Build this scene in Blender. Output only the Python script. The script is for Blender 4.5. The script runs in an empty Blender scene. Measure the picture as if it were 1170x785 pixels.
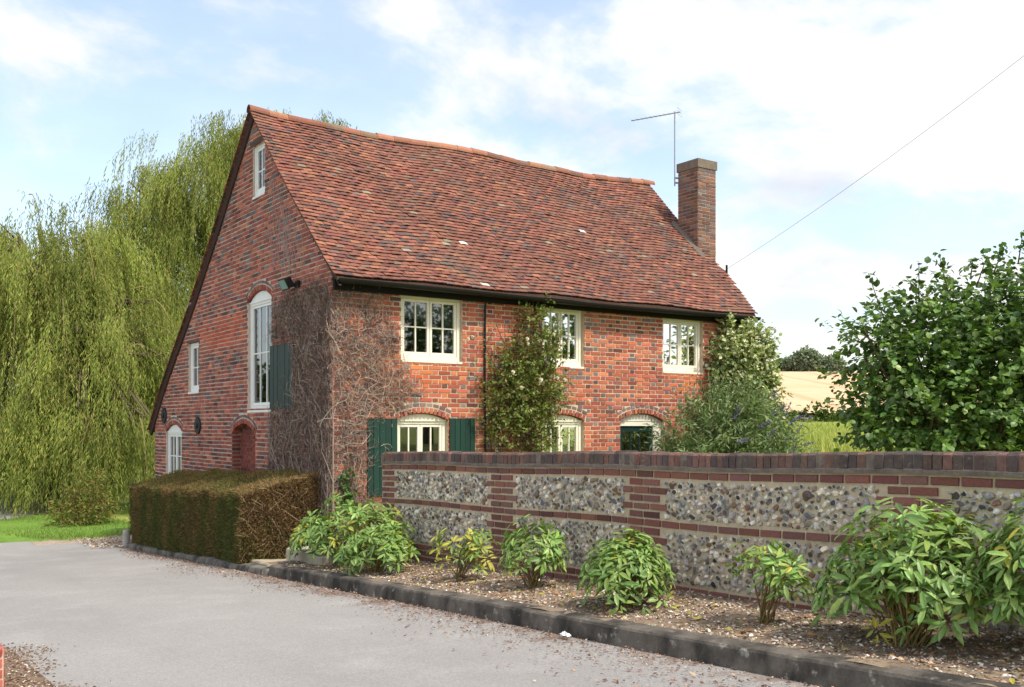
import bpy, math, random
import numpy as np
from mathutils import Matrix, Vector

# ------------------------------------------------------------------ camera, sky, sun, exposure
scene = bpy.context.scene
col = scene.collection
cam_d = bpy.data.cameras.new('camera')
cam = bpy.data.objects.new('camera', cam_d); col.objects.link(cam)
cam_d.sensor_width = 36.0; cam_d.lens = 34.77; cam_d.shift_y = 0.0816
cam_d.clip_start = 0.05; cam_d.clip_end = 3000
CAM = np.array((-4.857, -3.22, 1.5))
cam.location = CAM; cam.rotation_euler = (math.radians(90), 0, math.radians(-35))
scene.camera = cam
scene.view_settings.view_transform = 'Standard'; scene.view_settings.look = 'None'
scene.view_settings.gamma = 1.0
scene.view_settings.exposure = 0.94
SUN_EL, SUN_AZ = math.radians(54), math.atan2(0.22, -0.97)

def S(r, g, b):
    f = lambda c: c/12.92 if c <= .04045 else ((c+.055)/1.055)**2.4
    return np.array((f(r/255), f(g/255), f(b/255)))

world = bpy.data.worlds.new('World'); scene.world = world; world.use_nodes = True
wn, wl = world.node_tree.nodes, world.node_tree.links
wn.clear()
def N(nt, t, **kw):
    n = nt.nodes.new(t)
    for k, v in kw.items():
        if k == 'inp':
            for a, b in v.items(): n.inputs[a].default_value = b
        else: setattr(n, k, v)
    return n
W = world.node_tree
sky = N(W, 'ShaderNodeTexSky', sky_type='NISHITA', sun_disc=False, sun_elevation=SUN_EL, sun_rotation=SUN_AZ, air_density=1.0, dust_density=2.2, ozone_density=1.0)
tc = N(W, 'ShaderNodeTexCoord')
sep = N(W, 'ShaderNodeSeparateXYZ'); wl.new(tc.outputs['Generated'], sep.inputs[0])
zadd = N(W, 'ShaderNodeMath', operation='ADD', inp={1: 0.30}); wl.new(sep.outputs['Z'], zadd.inputs[0])
zmax = N(W, 'ShaderNodeMath', operation='MAXIMUM', inp={1: 0.05}); wl.new(zadd.outputs[0], zmax.inputs[0])
dv = N(W, 'ShaderNodeVectorMath', operation='DIVIDE'); wl.new(tc.outputs['Generated'], dv.inputs[0])
cb = N(W, 'ShaderNodeCombineXYZ')
for i in range(3): wl.new(zmax.outputs[0], cb.inputs[i])
wl.new(cb.outputs[0], dv.inputs[1])
mp = N(W, 'ShaderNodeMapping'); mp.inputs['Location'].default_value = (3.1, 1.7, 0.4); wl.new(dv.outputs[0], mp.inputs[0])
nz = N(W, 'ShaderNodeTexNoise', inp={'Scale': 1.55, 'Detail': 9.0, 'Roughness': 0.58, 'Distortion': 0.25}); wl.new(mp.outputs[0], nz.inputs['Vector'])
# more cloud to the east than to the north-west
dotn = N(W, 'ShaderNodeVectorMath', operation='DOT_PRODUCT'); dotn.inputs[1].default_value = (0.819, -0.573, 0.0); wl.new(tc.outputs['Generated'], dotn.inputs[0])
bias = N(W, 'ShaderNodeMapRange', inp={1: -0.36, 2: 0.10, 3: -0.045, 4: 0.012}); wl.new(dotn.outputs['Value'], bias.inputs[0])
add = N(W, 'ShaderNodeMath', operation='ADD'); wl.new(nz.outputs['Fac'], add.inputs[0]); wl.new(bias.outputs[0], add.inputs[1])
cov = N(W, 'ShaderNodeMapRange', interpolation_type='SMOOTHSTEP', inp={1: 0.455, 2: 0.57, 3: 0.27, 4: 1.0}); wl.new(add.outputs[0], cov.inputs[0])
nz2 = N(W, 'ShaderNodeTexNoise', inp={'Scale': 2.6, 'Detail': 6.0, 'Roughness': 0.5}); wl.new(mp.outputs[0], nz2.inputs['Vector'])
shade = N(W, 'ShaderNodeMapRange', inp={1: 0.48, 2: 0.72, 3: 0.0, 4: 1.0}); wl.new(nz2.outputs['Fac'], shade.inputs[0])
ccol = N(W, 'ShaderNodeMix', data_type='RGBA'); ccol.inputs[6].default_value = (1.0, 0.985, 0.955, 1); ccol.inputs[7].default_value = (0.66, 0.71, 0.82, 1)
wl.new(shade.outputs[0], ccol.inputs[0])
bg1 = N(W, 'ShaderNodeBackground', inp={'Strength': 0.165}); wl.new(sky.outputs[0], bg1.inputs[0])
bg2 = N(W, 'ShaderNodeBackground', inp={'Strength': 0.60}); wl.new(ccol.outputs[2], bg2.inputs[0])
mx = N(W, 'ShaderNodeMixShader'); wl.new(cov.outputs[0], mx.inputs[0]); wl.new(bg1.outputs[0], mx.inputs[1]); wl.new(bg2.outputs[0], mx.inputs[2])
wo = N(W, 'ShaderNodeOutputWorld'); wl.new(mx.outputs[0], wo.inputs[0])

sd = bpy.data.lights.new('sun', 'SUN'); sd.energy = 2.2; sd.angle = math.radians(5.0); sd.color = (1.0, 0.95, 0.87)
sun = bpy.data.objects.new('sun', sd); col.objects.link(sun)
sv = Vector((math.sin(SUN_AZ)*math.cos(SUN_EL), math.cos(SUN_AZ)*math.cos(SUN_EL), math.sin(SUN_EL)))
sun.rotation_euler = sv.to_track_quat('Z', 'Y').to_euler(); sun.location = (0, -20, 30)

scene.render.engine = 'CYCLES'
scene.cycles.max_bounces = 6; scene.cycles.transparent_max_bounces = 12
scene.cycles.use_denoising = True

# ------------------------------------------------------------------ helpers
rng = np.random.default_rng(7)
def unit(a): return a/np.maximum(np.linalg.norm(a, axis=-1, keepdims=True), 1e-9)

class MB:
    """collects vertices, faces and one colour per face; build() links ONE mesh object"""
    def __init__(s): s.V = []; s.F = []; s.C = []; s.n = 0
    def add(s, V, F, C):
        V = np.asarray(V, float).reshape(-1, 3)
        if isinstance(F, list) and len({len(f) for f in F}) > 1:
            for k in sorted({len(f) for f in F}):
                n0 = s.n; G = [f for f in F if len(f) == k]; s.F.append(np.asarray(G, int)+n0); s.C.append(np.tile(np.asarray(C, float), (len(G), 1)))
            s.V.append(V); s.n += len(V); return
        F = np.asarray(F, int)
        C = np.asarray(C, float)
        if C.ndim == 1: C = np.tile(C, (len(F), 1))
        s.V.append(V); s.F.append(F+s.n); s.C.append(C); s.n += len(V)
    def build(s, name, mat, parent=None, smooth=False):
        me = bpy.data.meshes.new(name)
        V = np.concatenate(s.V); me.vertices.add(len(V)); me.vertices.foreach_set('co', V.astype(np.float32).ravel())
        tot = np.concatenate([np.full(len(f), f.shape[1]) for f in s.F]).astype(np.int32)
        lv = np.concatenate([f.ravel() for f in s.F]).astype(np.int32)
        st = np.concatenate(([0], np.cumsum(tot)[:-1])).astype(np.int32)
        me.loops.add(len(lv)); me.loops.foreach_set('vertex_index', lv)
        me.polygons.add(len(tot)); me.polygons.foreach_set('loop_start', st); me.polygons.foreach_set('loop_total', tot)
        me.polygons.foreach_set('use_smooth', np.full(len(tot), bool(smooth)))
        C = np.concatenate(s.C); C = np.repeat(C, tot, axis=0)
        at = me.color_attributes.new('Col', 'FLOAT_COLOR', 'CORNER')
        at.data.foreach_set('color', np.concatenate([C, np.ones((len(C), 1))], 1).astype(np.float32).ravel())
        me.update(calc_edges=True); me.validate()
        o = bpy.data.objects.new(name, me); col.objects.link(o)
        me.materials.append(mat)
        if parent is not None: par(o, parent)
        return o
def par(o, p):
    o.parent = p
    L = p.location.copy() if p.parent is None else Vector((0, 0, 0))   # parts are modelled in world coordinates
    o.matrix_parent_inverse = Matrix.Translation(-L)
def thing(name, label, cat, loc=(0, 0, 0), group=None):
    o = bpy.data.objects.new(name, None); col.objects.link(o); o.location = loc; o.empty_display_size = .2
    return tag(o, label, cat, group)
def tag(o, label, cat, group=None, kind=None):
    o['label'] = label; o['category'] = cat
    if group: o['group'] = group
    if kind: o['kind'] = kind
    return o
def structure(o): o['kind'] = 'structure'; return o

BOXF = np.array([(0, 3, 2, 1), (4, 5, 6, 7), (0, 1, 5, 4), (1, 2, 6, 5), (2, 3, 7, 6), (3, 0, 4, 7)])
ID = lambda a, b, c: (a, b, c)
def box(mb, x0, x1, y0, y1, z0, z1, c, f=None):
    V = np.array([(x0, y0, z0), (x1, y0, z0), (x1, y1, z0), (x0, y1, z0), (x0, y0, z1), (x1, y0, z1), (x1, y1, z1), (x0, y1, z1)], float)
    if f: V = np.array([f(*v) for v in V])
    mb.add(V, BOXF, c)
def sticks(mb, A, B, ra, rb, c, n=3):
    A = np.asarray(A, float).reshape(-1, 3); B = np.asarray(B, float).reshape(-1, 3); m = len(A)
    ra = np.broadcast_to(ra, (m,)); rb = np.broadcast_to(rb, (m,))
    d = unit(B-A); up = np.where(np.abs(d[:, 2:3]) > .9, [[1., 0, 0]], [[0, 0, 1.]])
    X = unit(np.cross(d, up)); Y = np.cross(d, X)
    an = np.arange(n)*2*np.pi/n
    ring = np.cos(an)[None, :, None]*X[:, None]+np.sin(an)[None, :, None]*Y[:, None]
    V = np.concatenate([A[:, None]+ring*ra[:, None, None], B[:, None]+ring*rb[:, None, None]], 1)
    f = np.array([(i, (i+1) % n, n+(i+1) % n, n+i) for i in range(n)])
    F = (f[None]+(np.arange(m)*2*n)[:, None, None]).reshape(-1, 4)
    C = np.asarray(c, float)
    if C.ndim == 2: C = np.repeat(C, n, axis=0)
    mb.add(V, F, C)
def tube(mb, P, r, c, n=6):
    P = np.asarray(P, float); r = np.broadcast_to(r, (len(P),))
    d = unit(np.gradient(P, axis=0)); up = np.where(np.abs(d[:, 2:3]) > .95, [[1., 0, 0]], [[0, 0, 1.]])
    X = unit(np.cross(d, up)); Y = np.cross(d, X); an = np.arange(n)*2*np.pi/n
    V = P[:, None]+r[:, None, None]*(np.cos(an)[None, :, None]*X[:, None]+np.sin(an)[None, :, None]*Y[:, None])
    F = [(k*n+i, k*n+(i+1) % n, (k+1)*n+(i+1) % n, (k+1)*n+i) for k in range(len(P)-1) for i in range(n)]
    mb.add(V, F, c)
    mb.add(V[0], [tuple(range(n))], c); mb.add(V[-1], [tuple(range(n))], c)
def inst(mb, tv, tf, pos, X, Z, sc, cols, facecol=None):
    """copies of a small template, each with its own axes (X forward, Z up), scale and colour"""
    pos = np.asarray(pos, float); m = len(pos)
    if m == 0: return
    X = unit(X); Y = unit(np.cross(Z, X)); Z = np.cross(X, Y)
    sc = np.asarray(sc, float)
    if sc.ndim == 1: sc = np.repeat(sc[:, None], 3, 1)
    T = tv[None]*sc[:, None]
    V = pos[:, None]+T[..., 0:1]*X[:, None]+T[..., 1:2]*Y[:, None]+T[..., 2:3]*Z[:, None]
    F = (tf[None]+(np.arange(m)*len(tv))[:, None, None]).reshape(-1, tf.shape[1])
    C = np.repeat(cols, len(tf), axis=0)
    if facecol is not None: C = C*np.tile(facecol, (m, 1))
    mb.add(V, F, C)
def pick(pal, n, jit=.12, r=None):
    r = r or rng
    pal = np.array(pal); c = pal[r.integers(0, len(pal), n)]
    return c*(1+jit*r.standard_normal((n, 1))).clip(.5, 1.6)*(1+jit*.3*r.standard_normal((n, 3))).clip(.7, 1.3)
def rdir(n, r=None):
    return unit((r or rng).standard_normal((n, 3)))

# leaf templates (x along the leaf, y across, z up)
LEAF_N = (np.array([(0, 0, 0), (.45, -.5, .06), (1, 0, -.08), (.45, .5, .06)], float), np.array([(0, 1, 2, 3)]))       # rhombic
LEAF_O = (np.array([(0, 0, 0), (.22, -.42, .07), (.62, -.46, .04), (1, 0, -.14), (.62, .46, .04), (.22, .42, .07), (.5, 0, -.02)], float),
          np.array([(0, 1, 6), (1, 2, 6), (2, 3, 6), (3, 4, 6), (4, 5, 6), (5, 0, 6)]))
LEAF_L = (np.array([(0, 0, 0), (.25, -.36, .05), (.25, 0, .02), (.25, .36, .05), (.6, -.5, -.06), (.6, 0, -.12), (.6, .5, -.06), (.85, -.28, -.2), (.85, 0, -.25), (.85, .28, -.2), (1, 0, -.38)], float),
          np.array([(0, 1, 2, 2), (0, 2, 3, 3), (1, 4, 5, 2), (2, 5, 6, 3), (4, 7, 8, 5), (5, 8, 9, 6)]))
_lv, _lf = LEAF_L
LEAF_L = (_lv, np.array([(0, 1, 2), (0, 2, 3), (1, 4, 5), (1, 5, 2), (2, 5, 6), (2, 6, 3), (4, 7, 8), (4, 8, 5), (5, 8, 9), (5, 9, 6), (7, 10, 8), (8, 10, 9)]))

# ------------------------------------------------------------------ materials
def mat(name, rough=.85, var=.25, nscale=30, bump=.0, bscale=80, transl=0.0, spec=.3, attr=True, base=None, extra=None):
    m = bpy.data.materials.new(name); m.use_nodes = True
    nt = m.node_tree; nt.nodes.clear(); L = nt.links.new
    out = N(nt, 'ShaderNodeOutputMaterial'); p = N(nt, 'ShaderNodeBsdfPrincipled', inp={'Roughness': rough, 'Specular IOR Level': spec})
    t = N(nt, 'ShaderNodeTexCoord')
    if attr: c = N(nt, 'ShaderNodeAttribute', attribute_name='Col').outputs['Color']
    else:
        rgb = N(nt, 'ShaderNodeRGB'); rgb.outputs[0].default_value = (*base, 1); c = rgb.outputs[0]
    if var > 0:
        n = N(nt, 'ShaderNodeTexNoise', inp={'Scale': nscale, 'Detail': 6.0, 'Roughness': .65}); L(t.outputs['Object'], n.inputs['Vector'])
        mr = N(nt, 'ShaderNodeMapRange', inp={1: .25, 2: .75, 3: 1-var, 4: 1+var}); L(n.outputs['Fac'], mr.inputs[0])
        mu = N(nt, 'ShaderNodeVectorMath', operation='SCALE'); L(c, mu.inputs[0]); L(mr.outputs[0], mu.inputs['Scale']); c = mu.outputs[0]
    if extra: c = extra(nt, L, t, c)
    L(c, p.inputs['Base Color'])
    if bump > 0:
        n2 = N(nt, 'ShaderNodeTexNoise', inp={'Scale': bscale, 'Detail': 5.0, 'Roughness': .6}); L(t.outputs['Object'], n2.inputs['Vector'])
        b = N(nt, 'ShaderNodeBump', inp={'Strength': bump, 'Distance': .01}); L(n2.outputs['Fac'], b.inputs['Height']); L(b.outputs[0], p.inputs['Normal'])
    if transl > 0:
        tr = N(nt, 'ShaderNodeBsdfTranslucent'); ms = N(nt, 'ShaderNodeMixShader', inp={0: transl})
        sc = N(nt, 'ShaderNodeVectorMath', operation='MULTIPLY'); sc.inputs[1].default_value = (1.25, 1.35, .7); L(c, sc.inputs[0]); L(sc.outputs[0], tr.inputs[0])
        L(p.outputs[0], ms.inputs[1]); L(tr.outputs[0], ms.inputs[2]); L(ms.outputs[0], out.inputs[0])
    else: L(p.outputs[0], out.inputs[0])
    return m
def stain(colr, scale, lo, hi, amt=1.0, stretch=(1, 1, 1), detail=6.0):
    """blotches of a second colour (lichen, soot, moss) over the surface"""
    def f(nt, L, t, c):
        mp = N(nt, 'ShaderNodeMapping'); mp.inputs['Scale'].default_value = stretch; L(t.outputs['Object'], mp.inputs[0])
        n = N(nt, 'ShaderNodeTexNoise', inp={'Scale': scale, 'Detail': detail, 'Roughness': .6}); L(mp.outputs[0], n.inputs['Vector'])
        mr = N(nt, 'ShaderNodeMapRange', inp={1: lo, 2: hi, 3: 0., 4: amt}); L(n.outputs['Fac'], mr.inputs[0])
        mi = N(nt, 'ShaderNodeMix', data_type='RGBA'); mi.inputs[7].default_value = (*colr, 1)
        L(mr.outputs[0], mi.inputs[0]); L(c, mi.inputs[6]); return mi.outputs[2]
    return f
def chain(*fs):
    def f(nt, L, t, c):
        for g in fs: c = g(nt, L, t, c)
        return c
    return f
M = {}
M['brick'] = mat('brick', .9, .22, 45, .5, 120, extra=chain(stain(S(120, 112, 106), 1.3, .56, .80, .45), stain(S(60, 46, 42), 2.2, .60, .85, .5)))
M['mortar'] = mat('lime_mortar', .95, .2, 25, .4, 150, extra=stain(S(110, 100, 92), 1.7, .5, .8, .5))
M['tile'] = mat('clay_tile', .85, .25, 28, .4, 90, extra=chain(stain(S(104, 94, 80), 1.1, .52, .74, .45), stain(S(86, 84, 62), 4.0, .62, .74, .5), stain(S(70, 54, 50), .7, .55, .8, .5, (2.2, .6, .6))))
M['paint'] = mat('old_paint', .55, .06, 8, .1, 60)
M['green'] = mat('green_paint', .5, .12, 12, .15, 60)
M['dark'] = mat('black_metal', .55, .15, 20)
M['metal'] = mat('grey_metal', .4, .1, 20, spec=.5)
M['wood'] = mat('weathered_wood', .9, .3, 14, .3, 60)
M['twig'] = mat('twig', .9, .2, 30)
M['leaf'] = mat('leaf', .5, .18, 12, transl=.3, spec=.35)
M['leafsoft'] = mat('soft_leaf', .75, .15, 6, transl=.35, spec=.15)
M['gloss'] = mat('glossy_leaf', .44, .15, 14, transl=.22, spec=.5)
M['petal'] = mat('petal', .8, .05, 20, transl=.2)
M['flint'] = mat('flint', .42, .3, 60, .3, 90, spec=.4)
M['stone'] = mat('pebble', .9, .3, 60)
M['concrete'] = mat('kerb_concrete', .95, .3, 14, .6, 60, extra=chain(stain(S(34, 33, 30), 2.6, .42, .62, .85, (1, 1, .6)), stain(S(165, 160, 148), 9.0, .62, .70, .7)))
M['slab'] = mat('paving_stone', .95, .25, 10, .5, 70, extra=stain(S(90, 92, 80), 4, .5, .75, .5))
M['cloth'] = mat('curtain_cloth', .95, .08, 5, transl=.2)
M['litterleaf'] = mat('dry_litter', .95, .2, 40)

g = bpy.data.materials.new('window_glass'); g.use_nodes = True; nt = g.node_tree; nt.nodes.clear()
o_ = N(nt, 'ShaderNodeOutputMaterial'); tr = N(nt, 'ShaderNodeBsdfTransparent'); tr.inputs[0].default_value = (.74, .78, .78, 1)
gl = N(nt, 'ShaderNodeBsdfGlossy', inp={'Roughness': .02}); fr = N(nt, 'ShaderNodeFresnel', inp={'IOR': 1.7})
t_ = N(nt, 'ShaderNodeTexCoord'); n_ = N(nt, 'ShaderNodeTexNoise', inp={'Scale': 2.2, 'Detail': 1.0}); b_ = N(nt, 'ShaderNodeBump', inp={'Strength': .03, 'Distance': .01})
nt.links.new(t_.outputs['Object'], n_.inputs['Vector']); nt.links.new(n_.outputs['Fac'], b_.inputs['Height']); nt.links.new(b_.outputs[0], gl.inputs['Normal'])
ms = N(nt, 'ShaderNodeMixShader'); fm = N(nt, 'ShaderNodeMath', operation='MULTIPLY', inp={1: 1.7}); nt.links.new(fr.outputs[0], fm.inputs[0])
nt.links.new(fm.outputs[0], ms.inputs[0]); nt.links.new(tr.outputs[0], ms.inputs[1]); nt.links.new(gl.outputs[0], ms.inputs[2]); nt.links.new(ms.outputs[0], o_.inputs[0])
M['glass'] = g

# ------------------------------------------------------------------ terrain
FW = np.array((math.sin(math.radians(35)), math.cos(math.radians(35))))
RT = np.array((FW[1], -FW[0]))
def lat(x, y): return (x-CAM[0])*RT[0]+(y-CAM[1])*RT[1], (x-CAM[0])*FW[0]+(y-CAM[1])*FW[1]
def smooth(a, b, t): t = np.clip((t-a)/(b-a), 0, 1); return t*t*(3-2*t)
def road_z(y):
    y = np.asarray(y, float)
    return np.where(y < 15, -.05*np.maximum(y, -14), -.75-.2*(1-np.exp(-(np.maximum(y, 15)-15)/4)))
FD = np.array([0, 8, 15, 25, 45, 60, 72, 80, 130, 220, 262, 300, 420, 900])
FZ = np.array([.05, .05, .25, .72, 1.08, 1.36, 1.72, 2.75, 6.7, 13.5, 15.4, 15.2, 12.5, 6.0])
def ter_z(x, y):
    x = np.asarray(x, float); y = np.asarray(y, float)
    X, D = lat(x, y)
    base = road_z(y)+np.where(x > 1.4, .12, -.07)
    w = smooth(4.0, 9.0, X)*smooth(9.5, 22, D)
    und = .12*np.sin(x*.21+1)*np.sin(y*.17)*smooth(20, 40, D)
    far = np.interp(D, [0, 60, 160, 900], [0, 0, 2.0, 4.0])
    return (base+far+und)*(1-w)+w*np.interp(D, FD, FZ)
def grid(name, xs, ys, zf, m, c=(.2, .2, .2), keep=None):
    XX, YY = np.meshgrid(xs, ys); V = np.stack([XX, YY, zf(XX, YY)], -1).reshape(-1, 3)
    nx = len(xs); F = []
    for j in range(len(ys)-1):
        for i in range(nx-1):
            if keep is None or keep(.5*(xs[i]+xs[i+1]), .5*(ys[j]+ys[j+1])): F.append((j*nx+i, j*nx+i+1, (j+1)*nx+i+1, (j+1)*nx+i))
    mb = MB(); mb.add(V, F, np.array(c)); return mb.build(name, m, smooth=True)
def blend_mat(name, c1, c2, c3, s1, s2, rough=.95, bump=.5, bscale=40, stretch=(1, 1, 1)):
    def ex(nt, L, t, c):
        mp = N(nt, 'ShaderNodeMapping'); mp.inputs['Scale'].default_value = stretch; L(t.outputs['Object'], mp.inputs[0])
        for cc, s, lo, hi in ((c2, s1, .40, .62), (c3, s2, .48, .66)):
            n = N(nt, 'ShaderNodeTexNoise', inp={'Scale': s, 'Detail': 8.0, 'Roughness': .65}); L(mp.outputs[0], n.inputs['Vector'])
            mr = N(nt, 'ShaderNodeMapRange', inp={1: lo, 2: hi}); L(n.outputs['Fac'], mr.inputs[0])
            mi = N(nt, 'ShaderNodeMix', data_type='RGBA'); mi.inputs[7].default_value = (*cc, 1); L(mr.outputs[0], mi.inputs[0]); L(c, mi.inputs[6]); c = mi.outputs[2]
        return c
    return mat(name, rough, .2, s2*3, bump, bscale, attr=False, base=c1, extra=ex, spec=.15)
M['grass'] = blend_mat('grass_ground', S(122, 136, 62), S(146, 152, 76), S(108, 126, 56), .35, 2.5)
M['lawn'] = blend_mat('verge_grass', S(98, 130, 48), S(114, 142, 58), S(88, 114, 46), .8, 6)
def dirt(nt, L, t, c):
    # fine chippings, and earth that has drifted on to the road along the kerb (x = 0)
    v = N(nt, 'ShaderNodeTexVoronoi', inp={'Scale': 95.0}); L(t.outputs['Object'], v.inputs['Vector'])
    sc = N(nt, 'ShaderNodeMapRange', inp={1: 0., 2: 1., 3: .80, 4: 1.20}); L(v.outputs['Color'], sc.inputs[0])
    mu = N(nt, 'ShaderNodeVectorMath', operation='SCALE'); L(c, mu.inputs[0]); L(sc.outputs[0], mu.inputs['Scale'])
    sp = N(nt, 'ShaderNodeSeparateXYZ'); L(t.outputs['Object'], sp.inputs[0])
    n = N(nt, 'ShaderNodeTexNoise', inp={'Scale': 2.3, 'Detail': 9.0, 'Roughness': .72}); L(t.outputs['Object'], n.inputs['Vector'])
    a = N(nt, 'ShaderNodeMath', operation='MULTIPLY_ADD', inp={1: 2.4, 2: -1.42}); L(n.outputs['Fac'], a.inputs[0])
    b = N(nt, 'ShaderNodeMath', operation='ADD'); L(sp.outputs['X'], b.inputs[0]); L(a.outputs[0], b.inputs[1])
    mr = N(nt, 'ShaderNodeMapRange', interpolation_type='SMOOTHSTEP', inp={1: -.55, 2: -.02, 3: 0., 4: .8}); L(b.outputs[0], mr.inputs[0])
    mi = N(nt, 'ShaderNodeMix', data_type='RGBA'); mi.inputs[7].default_value = (*S(112, 88, 72), 1); L(mr.outputs[0], mi.inputs[0]); L(mu.outputs[0], mi.inputs[6]); return mi.outputs[2]
_st1, _st2 = stain(S(140, 136, 132), .35, .42, .66, 1., (2.2, .7, 1)), stain(S(162, 158, 153), 1.1, .5, .72, .6)
M['asphalt'] = mat('asphalt', .9, .10, 160, .35, 170, attr=False, base=S(148, 144, 139), spec=.2, extra=chain(_st1, _st2, dirt))
M['grit'] = blend_mat('grit', S(124, 102, 84), S(98, 80, 66), S(150, 130, 108), 4, 40, .95, .9, 90)
M['soil'] = blend_mat('bed_soil', S(126, 108, 90), S(148, 130, 108), S(96, 82, 70), 3, 26, .95, .9, 60)
M['gravel'] = blend_mat('gravel', S(168, 150, 128), S(140, 122, 104), S(190, 176, 156), 4, 40, .95, .9, 90)
M['stubble'] = blend_mat('stubble_field', S(214, 182, 132), S(200, 166, 116), S(224, 194, 146), .05, .9, .95, .3, 2, )

a = np.linspace(-1, 1, 190); ax = np.sign(a)*(np.abs(a)**2.6)*620+2
ground = structure(grid('ground', ax, ax+6, ter_z, M['grass']))

def road_keep(x, y):
    if y > 18.2+.9*max(0, min(1, -x/1.6)) + 3.8*smooth(-1.0, -2.2, x): return False
    if x < -3.62 and y < 5.7 and y > -9: return y < -9 or (x+3.62)**2+0 < 0
    return True
def roadzz(x, y): return road_z(y)+0*x+.012*np.sin(x*.9)*np.sin(y*.5)
road = structure(grid('road', np.concatenate([np.arange(-30, -6, 1.), np.arange(-6, .01, .12)]), np.arange(-14, 24.1, .12), roadzz, M['asphalt'], keep=road_keep))
verge = structure(grid('gravel_patch', np.arange(-9, -3.3, .15), np.arange(-9, 6.4, .15), lambda x, y: roadzz(x, y)-.003+.025*(np.sin(x*3)*np.sin(y*2.3)+.6)*smooth(-3.75, -4.4, x)*smooth(5.5, 4.8, y), M['grit']))
lane = structure(grid('far_lane', np.arange(-30, 12.1, .5), np.arange(24, 34, .5), lambda x, y: road_z(y)+.03+0*x, M['asphalt'],
    keep=lambda x, y: 25.15+.9*(x+1) < y < 30.5+.62*(x+1)+1.0 if x > -6 else 20.6 < y < 26.5))
gv = structure(grid('grass_verge', np.arange(-8, 9, .25), np.arange(18.4, 40, .25), lambda x, y: roadzz(x, y)-.004+.06*smooth(18.9, 20, y+.5*x*(x<0))+.02*(1+np.sin(x*1.7)*np.sin(y*1.3))*smooth(19, 20.5, y), M['lawn'],
    keep=lambda x, y: y < 25.15+.9*(x+1) and x > -2.9))
gp = structure(grid('gravel_apron', np.arange(-1.3, 3, .12), np.arange(16.2, 19.6, .12), lambda x, y: roadzz(x, y)-.004+.03*smooth(0, .5, x)+.012*smooth(18.2, 18.8, y)+.03*smooth(19.0, 19.5, y)*0, M['gravel'],
    keep=lambda x, y: y < 19.2+.2*np.sin(x*5)+.1*np.sin(x*13)))
bed = structure(grid('flower_bed', np.arange(.06, 1.45, .06), np.arange(-7, 9.6, .08), lambda x, y: road_z(y)+.135+.06*x+.018*np.sin(x*7+y*3)*np.sin(y*5.1+x*2), M['soil']))
Xf = np.linspace(-40, 330, 80); Df = np.linspace(76, 262, 50)
mb = MB(); XX, DD = np.meshgrid(Xf, Df)
px_ = CAM[0]+XX*RT[0]+DD*FW[0]; py_ = CAM[1]+XX*RT[1]+DD*FW[1]
mb.add(np.stack([px_, py_, np.maximum(ter_z(px_, py_), np.interp(DD, FD, FZ)*smooth(4, 9, XX))+.35], -1), [(j*80+i, j*80+i+1, (j+1)*80+i+1, (j+1)*80+i) for j in range(49) for i in range(79)], np.array((.5, .4, .25)))
def tram(nt, L, t, c):
    mp = N(nt, 'ShaderNodeMapping'); mp.inputs['Rotation'].default_value = (0, 0, math.radians(35+8)); L(t.outputs['Object'], mp.inputs[0])
    w = N(nt, 'ShaderNodeTexWave', wave_type='BANDS', bands_direction='X', inp={'Scale': .035, 'Distortion': 1.2, 'Detail': 1.0, 'Detail Scale': .2}); L(mp.outputs[0], w.inputs['Vector'])
    mr = N(nt, 'ShaderNodeMapRange', inp={1: .90, 2: .99, 3: 0., 4: .5}); L(w.outputs['Fac'], mr.inputs[0])
    mi = N(nt, 'ShaderNodeMix', data_type='RGBA'); mi.inputs[7].default_value = (*S(176, 146, 104), 1); L(mr.outputs[0], mi.inputs[0]); L(c, mi.inputs[6]); return mi.outputs[2]
M['stubble2'] = mat('stubble', .95, .14, .4, attr=False, base=S(206, 176, 140), extra=chain(stain(S(190, 158, 112), .06, .45, .7, .7), tram), spec=.1)
structure(mb.build('field', M['stubble2'], smooth=True))

# ------------------------------------------------------------------ brickwork
REDS = [S(158, 92, 74), S(168, 98, 78), S(150, 84, 70), S(142, 84, 74), S(174, 108, 82), S(146, 80, 66)]
GREYS = [S(134, 116, 112), S(118, 100, 100), S(110, 92, 92), S(126, 106, 102)]
DARKS = [S(104, 70, 66), S(92, 66, 64), S(118, 72, 62)]
def pn(s, z, k=0.):  # smooth patch noise in 0..1
    return .5+.25*(np.sin(s*1.3+k)*np.sin(z*2.1+k*1.7)+np.sin(s*2.9+z*1.7+k*.6)*.7+.3*np.sin(s*.6-z*1.1+k))
class Plane:
    def __init__(s, f): s.f = f
    def __call__(s, a, z, d): return s.f(a, z, d)
FY, GX = 9.655, 1.064
FRONT = Plane(lambda a, z, d: np.stack([a, FY-d+0*a, z+0*a], -1))
GABLE = Plane(lambda a, z, d: np.stack([GX-d+0*a, a, z+0*a], -1))
def pbox(mb, P, a0, a1, z0, z1, d0, d1, c):
    A = np.array([(a0, d0, z0), (a1, d0, z0), (a1, d1, z0), (a0, d1, z0), (a0, d0, z1), (a1, d0, z1), (a1, d1, z1), (a0, d1, z1)], float)
    mb.add(P(A[:, 0], A[:, 2], A[:, 1]), BOXF, c)
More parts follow.
